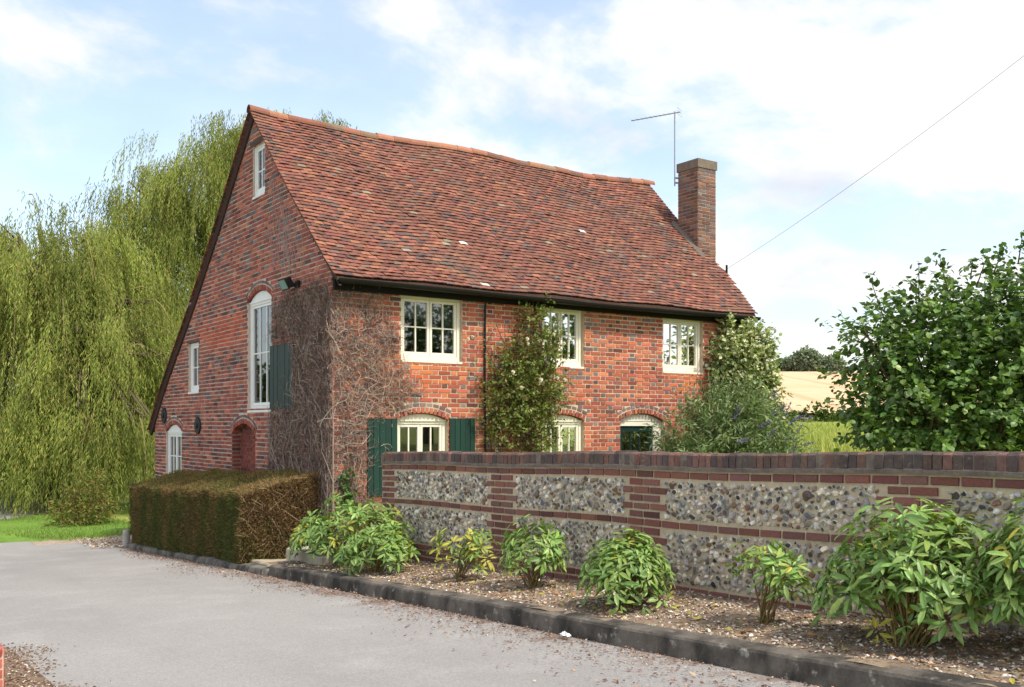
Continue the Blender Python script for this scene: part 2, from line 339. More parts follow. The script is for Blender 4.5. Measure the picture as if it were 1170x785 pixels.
def bricks(mb, P, a0, a1, z0, z1, cols, r, proud=.005, ch=.004):
    """chamfered brick faces standing a few mm proud of the mortar"""
    n = len(a0); pr = proud+.003+.0016*r.standard_normal(n)
    ch_ = np.minimum(ch, .3*(a1-a0))
    j = lambda s=.0012: s*r.standard_normal(n)
    back = -.012*np.ones(n)
    A = np.stack([a0, a1, a1, a0, a0+ch_, a1-ch_, a1-ch_, a0+ch_], 1)
    Z = np.stack([z0, z0, z1, z1, z0+ch, z0+ch, z1-ch, z1-ch], 1)
    A = A+.0016*r.standard_normal(A.shape); Z = Z+.0016*r.standard_normal(Z.shape)
    D = np.stack([back]*4+[pr+j(), pr+j(), pr+j(), pr+j()], 1)
    V = P(A.ravel(), Z.ravel(), D.ravel())
    f = np.array([(4, 5, 6, 7), (0, 1, 5, 4), (1, 2, 6, 5), (2, 3, 7, 6), (3, 0, 4, 7)])
    F = (f[None]+(np.arange(n)*8)[:, None, None]).reshape(-1, 4)
    mb.add(V, F, np.repeat(cols, 5, axis=0))
class Hole:
    def __init__(s, a0, a1, z0, z1, rise=0.): s.a0, s.a1, s.z0, s.z1, s.rise = a0, a1, z0, z1, rise; s.c = (a0+a1)/2; w = a1-a0; s.R = (w*w/4+rise*rise)/(2*rise) if rise else 0; s.zc = z1+rise-s.R if rise else 0
    def span(s, z, ring=0.):
        if s.z0 <= z < s.z1: return (s.a0, s.a1)
        if s.rise and z >= s.z1:
            h = s.R+ring
            if z < s.zc+h and h*h > (z-s.zc)**2:
                w = math.sqrt(h*h-(z-s.zc)**2)
                ang = math.asin(min(.999, (s.a1-s.a0)/2/s.R)); lim = (s.a1-s.a0)/2+ring*math.sin(ang)*min(1, max(0., (z-s.z1)/(ring*math.cos(ang)+1e-6)))+(.004 if ring else 0)
                return (s.c-min(w, lim), s.c+min(w, lim))
        return None
def cut(ivs, sp):
    if sp is None: return ivs
    out = []
    for a, b in ivs:
        if sp[1] <= a or sp[0] >= b: out.append((a, b)); continue
        if sp[0] > a+.02: out.append((a, sp[0]))
        if sp[1] < b-.02: out.append((sp[1], b))
    return out
def brick_wall(P, zlo, zhi, bounds, holes, colour, r, course=.07, J=.0115, thick=.28, mort=S(200, 178, 152), inset=.0):
    mbB, mbM = MB(), MB()
    k = 0; z = zlo
    while z < zhi-.02:
        zt = min(z+course, zhi); zm = (z+zt)/2
        b = bounds(zm)
        if b and b[1]-b[0] > .05:
            ivm, ivb = [(b[0]+inset, b[1])], [b]
            for h in holes: ivm = cut(ivm, h.span(zm, .06 if h.rise and zm > h.z1 else 0)); ivb = cut(ivb, h.span(zm, .175 if h.rise else 0))
            for a, c in ivm: pbox(mbM, P, a, c, z-.0005, zt+.0005, -thick, 0, mort)
            A0, A1, H = [], [], []
            for a, c in ivb:
                per = .33; x = a-((.165+.0 if k % 2 else 0)+(a % per))
                st = math.floor((a-.4)/per)*per+(.165 if k % 2 else 0)
                x = st; hd = False
                while x < c:
                    w = (.108 if hd else .222)
                    p, q = max(x, a), min(x+w-J, c)
                    if q-p > .022: A0.append(p); A1.append(q); H.append(hd)
                    x += w; hd = not hd
            if A0:
                A0, A1, H = np.array(A0), np.array(A1), np.array(H)
                dz = .004*np.sin(A0*1.1+k*.7)+.0015*r.standard_normal(len(A0))
                bricks(mbB, P, A0, A1, z+J*.5+dz, zt-J*.5+dz, colour(A0, zm+0*A0, H, k, r), r)
        z += course; k += 1
    return mbB, mbM
def arch_ring(mb, P, h, r, cols1=REDS, cols2=GREYS, only=None):
    ang = math.asin(min(.999, (h.a1-h.a0)/2/h.R))
    for rad, th, wd, pal in ((h.R, .10, .072, cols1), (h.R+.105, .062, .105, cols2)):
        n = max(4, int(2*ang*(rad+th/2)/wd)); e = np.linspace(-ang, ang, n+1)
        gap = .004/(rad)
        for i in range(n):
            t0, t1 = e[i]+gap, e[i+1]-gap
            q = [(rad+.004, t0), (rad+.004, t1), (rad+th, t1), (rad+th, t0)]
            ins = [(rad+.011, t0+.006/rad), (rad+.011, t1-.006/rad), (rad+th-.007, t1-.006/rad), (rad+th-.007, t0+.006/rad)]
            A = np.array([h.c+p[0]*math.sin(p[1]) for p in q+ins]); Z = np.array([h.zc+p[0]*math.cos(p[1]) for p in q+ins])
            pr = .008+.003*r.standard_normal()
            D = np.array([-.11]*4+[pr]*4)
            mb.add(P(A, Z, D), [(4, 5, 6, 7), (0, 1, 5, 4), (1, 2, 6, 5), (2, 3, 7, 6), (3, 0, 4, 7)], pick(pal, 1, .1, r)[0])

# ------------------------------------------------------------------ the cottage
cottage = thing('brick_cottage', 'old red brick cottage with a long clay tiled roof and cream casement windows', 'house', (5.3, 13.5, -.6))
ROOF_F = np.array([(9.36, 3.60), (9.655, 3.84), (10.29, 4.42), (11.42, 5.48), (12.67, 6.72)])
ROOF_R = np.array([(12.67, 6.72), (14.42, 5.08), (16.56, 3.33), (17.96, 2.24), (18.86, 1.44)])
RX = [1.0, 2.8, 4.15, 5.7, 6.4, 7.9, 9.86]; RZ = [.03, -.03, -.03, -.005, -.035, -.03, .03]
def roof_dz(x, y):
    fr = np.clip((y-9.4)/3.27, 0, 1) if np.ndim(y) == 0 else np.where(y < 12.67, np.clip((y-9.4)/3.27, 0, 1), np.clip((18.9-y)/6.2, 0, 1))
    return np.interp(x, RX, RZ)*fr+.022*np.sin(x*1.15+y*.9)*np.sin(y*1.4-.4)+.012*np.sin(x*2.7-y*1.9)
def x_end(y): return np.interp(y, [9.36, 10.2, 11, 12.7, 19], [9.56, 9.80, 9.84, 9.86, 9.86])
def roof_y(z, side):  # where the underside of the roof stands at height z
    P_ = ROOF_F if side == 0 else ROOF_R[::-1]
    return float(np.interp(z+.07, P_[:, 1], P_[:, 0]))
win = dict(
    W1=Hole(2.16, 3.23, 2.50, 3.47), W2=Hole(4.76, 5.63, 2.51, 3.48), W3=Hole(7.43, 8.44, 2.50, 3.45),
    W4=Hole(2.09, 2.97, .60, 1.60, .10), W5=Hole(4.76, 5.63, .60, 1.60, .10), W6=Hole(6.43, 7.46, -.45, 1.60, .13),
    T=Hole(11.93, 13.01, 1.78, 3.58, .16), SM=Hole(15.62, 16.29, 2.18, 3.13), L=Hole(16.70, 17.83, .38, 1.40, .15), AT=Hole(12.22, 12.77, 5.32, 6.17),
    D=Hole(12.65, 13.80, -.6, 1.36, .19))
def col_front(a, z, H, k, r):
    n = len(a); c = pick(REDS, n, .13, r)*np.array((1.22, 1.04, .92))
    pt = pn(a, z, 1.0); g = r.random(n) < np.where(H, .06+.40*pt, .01+.08*pt)
    c[g] = pick(GREYS, g.sum(), .07, r)
    d = r.random(n) < np.where(H, .12, .04); c[d] = pick(DARKS, d.sum(), .12, r)
    orange = (r.random(n) < .65*smooth(1.9, 2.35, z)*smooth(2.75, 2.45, z)*(smooth(7.2, 7.6, a)+smooth(3.3, 3.0, a)))
    c[orange] = pick([S(196, 114, 70), S(188, 98, 62)], orange.sum(), .1, r)
    return c
def col_gable(a, z, H, k, r):
    n = len(a); c = pick(REDS, n, .13, r)*np.array((.98, .95, .98))
    pt = pn(a, z, 4.0)
    band = np.exp(-((z-3.45)/.16)**2)+.8*np.exp(-((z-2.72)/.13)**2)+.5*np.exp(-((z-.75)/.25)**2)+.5*np.exp(-((z-5.0)/.25)**2)
    band = np.where((np.abs(a-14.4) < 1.3) & (z > 2.85) & (z < 3.3), 0, band)
    g = r.random(n) < np.clip(.04+.14*pt+.42*band*pn(a, z, 9.), 0, .8)*np.where(H, 1.3, .9)
    c[g] = pick(GREYS, g.sum(), .07, r)*.86
    d = r.random(n) < np.clip(.12+.3*band*pt, 0, .6); c[d] = pick(DARKS, d.sum(), .14, r)
    o = (np.abs(a-14.3) < 1.25) & (z > 2.95) & (z < 3.5) & (r.random(n) < .8); c[o] = pick([S(182, 92, 66), S(172, 84, 60)], o.sum(), .1, r)
    return c
r1 = np.random.default_rng(11)
fb, fm = brick_wall(FRONT, -1.0, 3.66, lambda z: (GX-.006, 9.60), [win[k] for k in ('W1', 'W2', 'W3', 'W4', 'W5', 'W6')], col_front, r1, inset=.285)
for k in ('W4', 'W5', 'W6'): arch_ring(fb, FRONT, win[k], r1)
def gb(z):
    lo = FY if z < 3.70 else roof_y(z, 0); hi = 18.62 if z < 1.5 else min(18.62, roof_y(z, 1))
    return (lo, hi) if hi > lo else None
gbk, gm = brick_wall(GABLE, -1.2, 6.60, gb, [win[k] for k in ('T', 'SM', 'L', 'AT', 'D')], col_gable, r1, mort=S(200, 182, 164))
for k in ('T', 'L', 'D'): arch_ring(gbk, GABLE, win[k], r1, [c*.9 for c in REDS], [c*.85 for c in GREYS])
fb.build('wall', M['brick'], cottage); gbk.build('wall', M['brick'], cottage)
mm = MB()
for q in (fm, gm): mm.V += q.V; mm.C += q.C; mm.F += [f+mm.n for f in q.F]; mm.n += q.n
mm.build('mortar', M['mortar'], cottage)
# the two walls away from the lane, floors inside
bk = MB(); c = S(150, 92, 74)
pr_ = [(9.66, -1.2), (18.60, -1.2), (18.60, 1.50), (17.9, 2.15), (16.5, 3.22), (14.4, 4.96), (12.67, 6.58), (11.4, 5.32), (10.29, 4.28), (9.66, 3.7)]
for x0, x1 in ((9.35, 9.605),):
    n = len(pr_); V = [(x0, y, z) for y, z in pr_]+[(x1, y, z) for y, z in pr_]
    bk.add(V, [tuple(range(n))], c); bk.add(V, [tuple(range(n, 2*n))], c)
    bk.add(V, [(i, (i+1) % n, n+(i+1) % n, n+i) for i in range(n)], c)
box(bk, 1.36, 9.34, 18.34, 18.60, -1.2, 1.60, c)
bk.build('back_wall', M['brick'], cottage)
fl = MB()
box(fl, 1.345, 9.345, 9.94, 18.33, -.40, -.30, S(90, 78, 66)); box(fl, 1.345, 9.345, 9.94, 16.0, 2.15, 2.25, S(110, 96, 82)); box(fl, 1.345, 9.345, 10.6, 14.6, 4.55, 4.62, S(110, 96, 82))
box(fl, 1.36, 9.34, 12.6, 12.68, -.3, 2.15, S(120, 112, 100)); box(fl, 1.36, 9.34, 12.6, 12.68, 2.25, 4.55, S(120, 112, 100))
for xx in (4.1, 6.0): box(fl, xx, xx+.08, 9.945, 12.59, -.29, 2.14, S(110, 100, 90)); box(fl, xx, xx+.08, 9.945, 12.59, 2.26, 3.7, S(110, 100, 90))
fl.build('floor', M['wood'], cottage)
# bricked-up doorway
dq = MB(); h = win['D']; kk = 0; z = -.6
while z < 1.56:
    w = (h.span(z+.035) or (h.c-.2, h.c+.2)); x = w[0]+.02+(.0 if kk % 2 else -.1)
    while x < w[1]:
        p, q = max(x, w[0]), min(x+.21, w[1])
        if q-p > .03: bricks(dq, Plane(lambda a, z, d: GABLE(a, z, d-.16)), np.array([p]), np.array([q]), np.array([z+.004]), np.array([z+.066]), pick([S(128, 66, 56), S(118, 64, 58), S(136, 74, 62)], 1, .1, r1), r1)
        x += .22
    z += .07; kk += 1
pbox(dq, GABLE, h.a0, h.a1, -.6, 1.56, -.27, -.165, S(150, 110, 96))
for i in range(28):
    z = -.6+.07*i
    if z < 1.33:
        for a0_, a1_ in ((13.792, 13.806), (12.644, 12.658)): pbox(dq, GABLE, a0_, a1_, z+.005, z+.064, -.155, -.004, pick(REDS+DARKS, 1, .1, r1)[0]*.85)
dq.build('blocked_doorway', M['brick'], cottage)

# windows
CREAM = S(228, 221, 203); WHITE = S(230, 230, 224)
def window(P, h, depth, ncase, cols, rows, colr, curtains=(), label=None, sill=True, fw=.055, name='window'):
    fr = MB(); D0 = -depth
    a0, a1, z0, z1 = h.a0+.004, h.a1-.004, h.z0, h.z1
    pbox(fr, P, a0, a0+fw, z0, z1, D0-.07, D0, colr); pbox(fr, P, a1-fw, a1, z0, z1, D0-.07, D0, colr)
    pbox(fr, P, a0+fw, a1-fw, z1-fw, z1, D0-.07, D0-.002, colr); pbox(fr, P, a0+fw, a1-fw, z0, z0+fw*1.3, D0-.07, D0-.002, colr)
    if h.rise:  # painted board filling the arch
        n = 14; e = np.linspace(a0, a1, n+1); top = h.zc+np.sqrt(np.maximum(0, (h.R-.002)**2-(e-h.c)**2)); top = np.maximum(top, z1+.002)
        V = np.concatenate([P(e, np.full(n+1, z1+.001), np.full(n+1, D0+.006)), P(e, top, np.full(n+1, D0+.006)), P(e, np.full(n+1, z1+.001), np.full(n+1, D0-.06)), P(e, top, np.full(n+1, D0-.06))])
        m = n+1
        fr.add(V, [(i, i+1, m+i+1, m+i) for i in range(n)]+[(2*m+i, 2*m+i+1, 3*m+i+1, 3*m+i) for i in range(n)]+[(m+i, m+i+1, 3*m+i+1, 3*m+i) for i in range(n)], colr*.97)
        pbox(fr, P, a0, a1, z1-.012, z1+.012, D0-.05, D0+.02, colr)
    cw = (a1-a0-2*fw)/ncase; pn_ = MB(); sa = MB()
    for i in range(ncase):
        b0, b1 = a0+fw+i*cw, a0+fw+(i+1)*cw; y0, y1 = z0+fw*1.3, z1-fw; s = .042
        g_ = .004
        pbox(sa, P, b0+g_, b0+s, y0+g_, y1-g_, D0-.06, D0-.012, colr); pbox(sa, P, b1-s, b1-g_, y0+g_, y1-g_, D0-.06, D0-.012, colr)
        pbox(sa, P, b0+s, b1-s, y1-s, y1-g_, D0-.06, D0-.014, colr); pbox(sa, P, b0+s, b1-s, y0+g_, y0+s*1.3, D0-.06, D0-.014, colr)
        u0, u1, v0, v1 = b0+s, b1-s, y0+s*1.3, y1-s
        for q in range(1, cols): t = u0+(u1-u0)*q/cols; pbox(sa, P, t-.010, t+.010, v0, v1, D0-.052, D0-.020, colr)
        for q in rows:
            t = v0+(v1-v0)*q; pbox(sa, P, u0, u1, t-.010, t+.010, D0-.050, D0-.022, colr)
        pbox(pn_, P, u0-.004, u1+.004, v0-.004, v1+.004, D0-.040, D0-.036, (.8, .8, .8))
    o = fr.build(name, M['paint'], cottage)
    if label: o['label'] = label
    sa.build('sash', M['paint'], o); pn_.build('pane', M['glass'], o)
    if sill:
        sl = MB(); pbox(sl, P, a0+.002, a1-.002, z0-.035, z0-.002, D0-.06, .012, colr*.97); sl.build('sill', M['paint'], o)
    if curtains:
        cu = MB()
        for (p, q, y0, y1, cc) in curtains:
            n = 24; e = np.linspace(a0+(a1-a0)*p, a0+(a1-a0)*q, n+1); dd = D0-.16+.03*np.sin(np.arange(n+1)*1.9)
            V = np.concatenate([P(e, np.full(n+1, z0+(z1-z0)*y0), dd), P(e, np.full(n+1, z0+(z1-z0)*y1), dd)])
            cu.add(V, [(i, i+1, n+2+i, n+1+i) for i in range(n)], cc)
        cu.build('curtain', M['cloth'], o, smooth=True)
    return o
GC = S(170, 176, 186)
window(FRONT, win['W1'], .07, 2, 2, (.5,), CREAM, [(.80, .97, .02, .98, GC), (.05, .97, .66, .98, S(206, 204, 200))])
window(FRONT, win['W2'], .07, 2, 2, (.5,), CREAM, [(.80, .97, .02, .98, GC), (.05, .97, .86, .98, S(150, 146, 140))])
window(FRONT, win['W3'], .07, 2, 2, (.5,), CREAM, [(.80, .97, .02, .98, GC), (.05, .97, .60, .98, S(206, 206, 204))])
window(FRONT, win['W4'], .07, 2, 2, (.12,), CREAM, [(.88, .98, .02, .98, S(110, 106, 96))])
window(FRONT, win['W5'], .07, 2, 2, (.45,), CREAM, [(.80, .97, .02, .98, GC)])
window(GABLE, win['T'], .045, 1, 3, (.52,), WHITE, label='tall arched window')
window(GABLE, win['SM'], .045, 1, 2, (.48,), WHITE, [(.05, .95, .02, .98, S(120, 116, 112))])
window(GABLE, win['L'], .045, 2, 2, (.5,), WHITE, [(.05, .95, .02, .98, S(196, 196, 196))])
window(GABLE, win['AT'], .035, 1, 2, (.46,), WHITE, label='small attic window')
# lintel over the attic window
lt = MB(); pbox(lt, GABLE, 12.12, 12.87, 6.172, 6.25, -.06, .012, S(84, 66, 56)); lt.build('lintel', M['wood'], cottage); lt = MB(); pbox(lt, GABLE, 15.58, 16.33, 3.133, 3.19, -.06, .010, S(100, 70, 62)); lt.build('lintel', M['wood'], cottage)
# glazed door
h = win['W6']; dr = MB(); DG = S(24, 48, 42)
fr = MB()
for a, b in ((h.a0+.004, h.a0+.055), (7.27, h.a1-.004)): pbox(fr, FRONT, a, b, h.z0, 1.60, -.16, -.07, CREAM)
pbox(fr, FRONT, h.a0+.055, 7.27, 1.52, 1.60, -.16, -.072, CREAM)
n = 14; e = np.linspace(h.a0+.004, h.a1-.004, n+1); top = np.maximum(h.zc+np.sqrt(np.maximum(0, (h.R-.002)**2-(e-h.c)**2)), 1.603)
V = np.concatenate([FRONT(e, np.full(n+1, 1.601), np.full(n+1, -.064)), FRONT(e, top, np.full(n+1, -.064))]); fr.add(V, [(i, i+1, n+2+i, n+1+i) for i in range(n)], CREAM*.95)
door = MB()
d0, d1 = h.a0+.06, 7.265
for a, b, z0, z1 in ((d0, d0+.08, -.42, 1.515), (d1-.08, d1, -.42, 1.515), (d0+.08, d1-.08, 1.42, 1.515), (d0+.08, d1-.08, -.42, .25)): pbox(door, FRONT, a, b, z0, z1, -.15, -.10, DG)
for q in (1, 2): t = d0+.08+(d1-d0-.16)*q/3; pbox(door, FRONT, t-.012, t+.012, .25, 1.42, -.14, -.108, DG)
for z in (.63, 1.02): pbox(door, FRONT, d0+.08, d1-.08, z-.012, z+.012, -.138, -.110, DG)
do = door.build('door', M['green'], cottage); do['label'] = 'dark green glazed door'
f2 = fr.build('frame', M['paint'], do)
pp = MB(); pbox(pp, FRONT, d0+.07, d1-.07, .25, 1.43, -.128, -.124, (.8, .8, .8)); pp.build('pane', M['glass'], do)
cu = MB(); n = 30; e = np.linspace(d0+.28, d1-.12, n+1); dd = -.28+.03*np.sin(np.arange(n+1)*1.5)
cu.add(np.concatenate([FRONT(e, np.full(n+1, .0), dd), FRONT(e, np.full(n+1, 1.45), dd)]), [(i, i+1, n+2+i, n+1+i) for i in range(n)], S(120, 128, 136)); cu.build('curtain', M['cloth'], do, smooth=True)
# shutters of vertical boards
def shutter(P, a0, a1, z0, z1, nb, d0=.012, colr=DG, slant=0.0):
    s = MB(); w = (a1-a0)/nb
    Q = Plane(lambda a, z, d: P(a, z, d+slant*(a-a0)))
    for i in range(nb): pbox(s, Q, a0+i*w+.0035, a0+(i+1)*w-.0035, z0, z1, d0, d0+.026+.003*((i*7) % 3-1), colr*(1+.08*((i*5) % 3-1)))
    for z in (z0+.12*(z1-z0), z1-.14*(z1-z0)): pbox(s, Q, a0+.02, a1-.02, z-.03, z+.03, d0-.010, d0-.0005, colr)
    return s.build('shutter', M['green'], cottage)
SG = S(30, 58, 50)
shutter(FRONT, 1.60, 2.085, .50, 1.625, 5, colr=SG)
shutter(FRONT, 2.985, 3.44, .50, 1.63, 5, colr=SG)
shutter(GABLE, 10.98, 11.92, 1.78, 2.79, 6, colr=S(34, 50, 46))

# roof: tiles, ridge, eaves
def slope_tiles(mb, prof, r, up=1, right_end=True, tint=None):
    seg = np.diff(prof, axis=0); ln = np.linalg.norm(seg, axis=1); acc = np.concatenate(([0], np.cumsum(ln))); tot = acc[-1]
    pt = lambda s: np.stack([np.interp(s, acc, prof[:, 0]), np.interp(s, acc, prof[:, 1])], -1)
    gauge, tw, L, th = .095, .150, .152, .0145
    rows = int(tot/gauge)
    for i in range(rows+1):
        xs = np.arange(.955-(tw/2 if i % 2 else 0), 9.95, tw); n = len(xs)
        s = i*gauge+.009*np.sin(xs*1.3+i*.11)+.004*np.sin(xs*3.1-i*.4)+.0032*r.standard_normal(n)
        s = np.clip(s, 0, tot-.03)
        yb = pt(s)[:, 0]; xl = np.maximum(xs, .955); xr = np.minimum(xs+tw, x_end(yb)+.02); keep = xr-xl > .045; xs, xr, s = xl[keep], xr[keep], s[keep]; n = len(xs)
        if n == 0: continue
        p0 = pt(s); p1 = pt(np.minimum(s+L, tot+.0)); sl = unit(p1-p0); nr = np.stack([-sl[:, 1], sl[:, 0]], 1); nr *= np.sign(nr[:, 1:2])
        lift = .031+.0028*r.standard_normal(n)+.008*(r.random(n) < .035); back = .006
        rot = .012*r.standard_normal(n); w2 = (xr-xs)/2-.002
        cam_ = .0035
        V = np.zeros((n, 9, 3))
        for jx, fx in enumerate((-1, 0, 1)):
            x = (xs+xr)/2+fx*w2; ds = rot*fx*w2
            cm = cam_*(1-abs(fx))+.0025*r.standard_normal(n)
            A = p0+sl*ds[:, None]+nr*(lift+cm)[:, None]; B = p1+sl*ds[:, None]+nr*(back+cm)[:, None]; C_ = A-nr*th-sl*.002
            for q, arr in ((jx, B), (3+jx, A), (6+jx, C_)):
                V[:, q, 0] = x; V[:, q, 1] = arr[:, 0]; V[:, q, 2] = arr[:, 1]+roof_dz(x, arr[:, 0])
        f = np.array([(0, 1, 4, 3), (1, 2, 5, 4), (3, 4, 7, 6), (4, 5, 8, 7), (0, 3, 6, 6), (2, 5, 8, 8)])
        f4 = f[:4]; f3 = np.array([(0, 3, 6), (2, 8, 5)])
        x_ = xs; frac = s/tot
        warm = smooth(.42, .8, pn(x_*.8, frac*4, 2.2))+.7*smooth(2.0, 1.0, x_-2.4*(1-frac)*.9)+.6*smooth(8.6, 9.6, x_-.0*frac)+.35*smooth(.88, 1., frac)
        warm = np.clip(warm, 0, 1)
        cold = np.clip(smooth(.5, .85, pn(x_*.9+3, frac*5, 5.1)), 0, 1)
        u = r.random(n)
        cc = pick([S(128, 84, 68), S(120, 80, 66), S(134, 88, 70), S(112, 76, 66), S(124, 78, 64)], n, .09, r)
        o = u < .10+.40*warm; cc[o] = pick([S(144, 92, 74), S(138, 86, 70), S(150, 100, 76), S(130, 82, 70)], o.sum(), .10, r)
        g_ = (u > 1-.05-.30*cold*(1-.5*warm)); cc[g_] = pick([S(100, 78, 72), S(92, 72, 68), S(110, 90, 82)], g_.sum(), .10, r)
        li = r.random(n) < .018; cc[li] = pick([S(140, 128, 108), S(130, 104, 84)], li.sum(), .1, r)
        wt = r.random(n) < .0016; cc[wt] = S(214, 204, 192)
        base = (np.arange(n)*9)[:, None, None]
        mb.add(V.reshape(-1, 3), (f4[None]+base).reshape(-1, 4), np.repeat(cc, 4, axis=0)*np.tile(np.array([.95, .95, .40, .40])[:, None], (n, 1)))  # butt faces darkened: course shadow line painted into the colour, plus edge dirt
        k0 = mb.n-n*9
        mb.F.append((f3[None]+base).reshape(-1, 3)+k0); mb.C.append(np.repeat(cc, 2, axis=0)); mb.V.append(np.zeros((0, 3)))
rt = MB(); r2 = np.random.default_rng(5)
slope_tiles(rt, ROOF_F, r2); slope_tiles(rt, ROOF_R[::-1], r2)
# boarding under the tiles
for prof in (ROOF_F, ROOF_R):
    xs = np.linspace(1.0, 1, 2)
    ys = np.concatenate([np.linspace(prof[i, 0], prof[i+1, 0], 7)[:-1] for i in range(4)]+[[prof[4, 0]]])
    zs = np.interp(ys, prof[:, 0] , prof[:, 1])
    X_ = np.linspace(0, 1, 25); V = []
    for off in (-.012, -.055):
        for y, z in zip(ys, zs):
            x = 1.0+X_*(x_end(y)-.03-1.0); V += [(a, y, z+off+roof_dz(a, y)) for a in x]
    m, k = len(ys), 25; F = [(l*m*k+j*k+i, l*m*k+j*k+i+1, l*m*k+(j+1)*k+i+1, l*m*k+(j+1)*k+i) for l in (0, 1) for j in range(m-1) for i in range(k-1)]
    F += [(j*k+e, (j+1)*k+e, m*k+(j+1)*k+e, m*k+j*k+e) for j in range(m-1) for e in (0, k-1)]
    F += [(i, i+1, m*k+i+1, m*k+i) for i in range(k-1)]+[((m-1)*k+i, (m-1)*k+i+1, m*k+(m-1)*k+i+1, m*k+(m-1)*k+i) for i in range(k-1)]
    rt.add(V, F, S(70, 50, 42))
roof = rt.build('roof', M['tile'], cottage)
rd = MB(); x = .95
while x < 9.80:
    L_ = .335; n = 9; an = np.linspace(math.radians(-12), math.radians(192), n)
    j1, j2 = .008*rng.standard_normal(2)
    V = []
    for xx, rr in ((x, .092), (x+L_+.008, .088), (x, .078), (x+L_+.008, .075)):
        zc = 6.695+roof_dz(xx, 12.67)+.014
        V += [(xx, 12.67+rr*math.cos(t)+j1*(xx-x), zc+rr*math.sin(t)*1.05+j2) for t in an]
    F = [(i, i+1, n+i+1, n+i) for i in range(n-1)]+[(i, i+1, 2*n+i+1, 2*n+i) for i in range(n-1)]+[(n+i, n+i+1, 3*n+i+1, 3*n+i) for i in range(n-1)]
    pal = [S(158, 108, 84), S(146, 96, 76), S(164, 114, 88)] if x < 2.2 or rng.random() < .6 else [S(140, 112, 90), S(124, 88, 74)]
    rd.add(V, F, pick(pal, 1, .1)[0]); x += L_
rd.build('ridge', M['tile'], cottage)
# verge boards / mortar fillet along the visible gable
vg = MB()
for prof in (ROOF_F, ROOF_R):
    ys = np.linspace(prof[0, 0], prof[-1, 0], 24); zs = np.interp(ys, prof[:, 0], prof[:, 1])
    for i in range(23):
        V = []
        for y, z in ((ys[i], zs[i]), (ys[i+1], zs[i+1])):
            d_ = roof_dz(1.0, y)
            V += [(1.0, y, z-.058+d_), (1.072, y, z-.058+d_), (1.072, y, z-.13+d_), (1.03, y, z-.13+d_)]
        vg.add(V, [(0, 1, 5, 4), (1, 2, 6, 5), (2, 3, 7, 6), (3, 0, 4, 7)], S(66, 50, 44))
vg.build('verge_board', M['wood'], cottage)
ea = MB(); box(ea, 1.07, 9.55, 9.575, 9.640, 3.44, 3.70, S(28, 25, 24)); ea.build('fascia', M['wood'], cottage)
gu = MB(); n = 40; xs = np.linspace(1.02, 9.66, n); an = np.linspace(math.pi, 2*math.pi, 8)
V = []; yc = 9.40
for rr in (.062, .055):
    for x in xs: V += [(x, yc+rr*math.cos(t), 3.555+.012*math.sin(x*.8)+rr*math.sin(t)) for t in an]
F = [(l*n*8+i*8+j, l*n*8+i*8+j+1, l*n*8+(i+1)*8+j+1, l*n*8+(i+1)*8+j) for l in (0, 1) for i in range(n-1) for j in range(7)]
gu.add(V, F, S(22, 22, 22)); go = gu.build('gutter', M['dark'], cottage, smooth=True)
sf = MB(); box(sf, 1.02, 9.56, 9.46, 9.574, 3.565, 3.59, S(32, 28, 26)); sf.build('soffit', M['wood'], cottage)
dp = MB(); tube(dp, [(3.62, 9.58, 3.46), (3.62, 9.615, 3.38), (3.62, 9.622, 2.4), (3.63, 9.622, 1.2), (3.63, 9.622, -.3)], .016, S(24, 22, 22), 8)
dp.build('downpipe', M['dark'], cottage)
# chimney
r3 = np.random.default_rng(21)
cx0, cx1, cy0, cy1 = 9.60, 10.10, 10.91, 11.47
cm = MB(); mo = MB(); box(mo, cx0, cx1, cy0, cy1, -.6, 6.74, S(170, 156, 140))
def col_ch(n, z): 
    c = pick([S(132, 92, 76), S(122, 84, 72), S(110, 80, 70), S(140, 102, 84)], n, .12, r3); g_ = r3.random(n) < .25; c[g_] = pick(GREYS, g_.sum(), .1, r3)*.85; return c
k = 0; z = 3.0
while z < 6.72:
    zt = z+.07
    for P_, lo, hi in ((Plane(lambda a, z, d: np.stack([a, cy0-d+0*a, z+0*a], -1)), cx0, cx1), (Plane(lambda a, z, d: np.stack([cx0-d+0*a, a, z+0*a], -1)), cy0, cy1),
                      (Plane(lambda a, z, d: np.stack([a, cy1+d+0*a, z+0*a], -1)), cx0, cx1), (Plane(lambda a, z, d: np.stack([cx1+d+0*a, a, z+0*a], -1)), cy0, cy1)):
        e = [lo-.004]+([lo+.11] if k % 2 else [])
        while e[-1] < hi-.12: e.append(min(e[-1]+.222, hi+.004))
        e[-1] = hi+.004; e = np.array(e)
        bricks(cm, P_, e[:-1]+.004, e[1:]-.004, np.full(len(e)-1, z+.005), np.full(len(e)-1, zt-.005), col_ch(len(e)-1, z), r3)
    z = zt; k += 1
ch = cm.build('chimney', M['brick'], cottage)
mo.build('mortar', M['mortar'], ch)
cp = MB(); box(cp, cx0-.025, cx1+.025, cy0-.025, cy1+.025, 6.725, 6.90, S(122, 108, 96)); box(cp, cx0+.10, cx1-.10, cy0+.12, cy1-.12, 6.905, 6.93, S(70, 64, 58))
cpo = cp.build('chimney_cap', M['slab'], ch)
fs = MB(); y_ = np.linspace(10.7, 11.6, 10); V = []
for y in y_: V += [(9.52, y, float(np.interp(y, ROOF_F[:, 0], ROOF_F[:, 1]))+.05), (9.598, y, float(np.interp(y, ROOF_F[:, 0], ROOF_F[:, 1]))+.12)]
fs.add(V, [(2*i, 2*i+1, 2*i+3, 2*i+2) for i in range(9)], S(112, 100, 90)); fs.build('flashing', M['mortar'], ch)
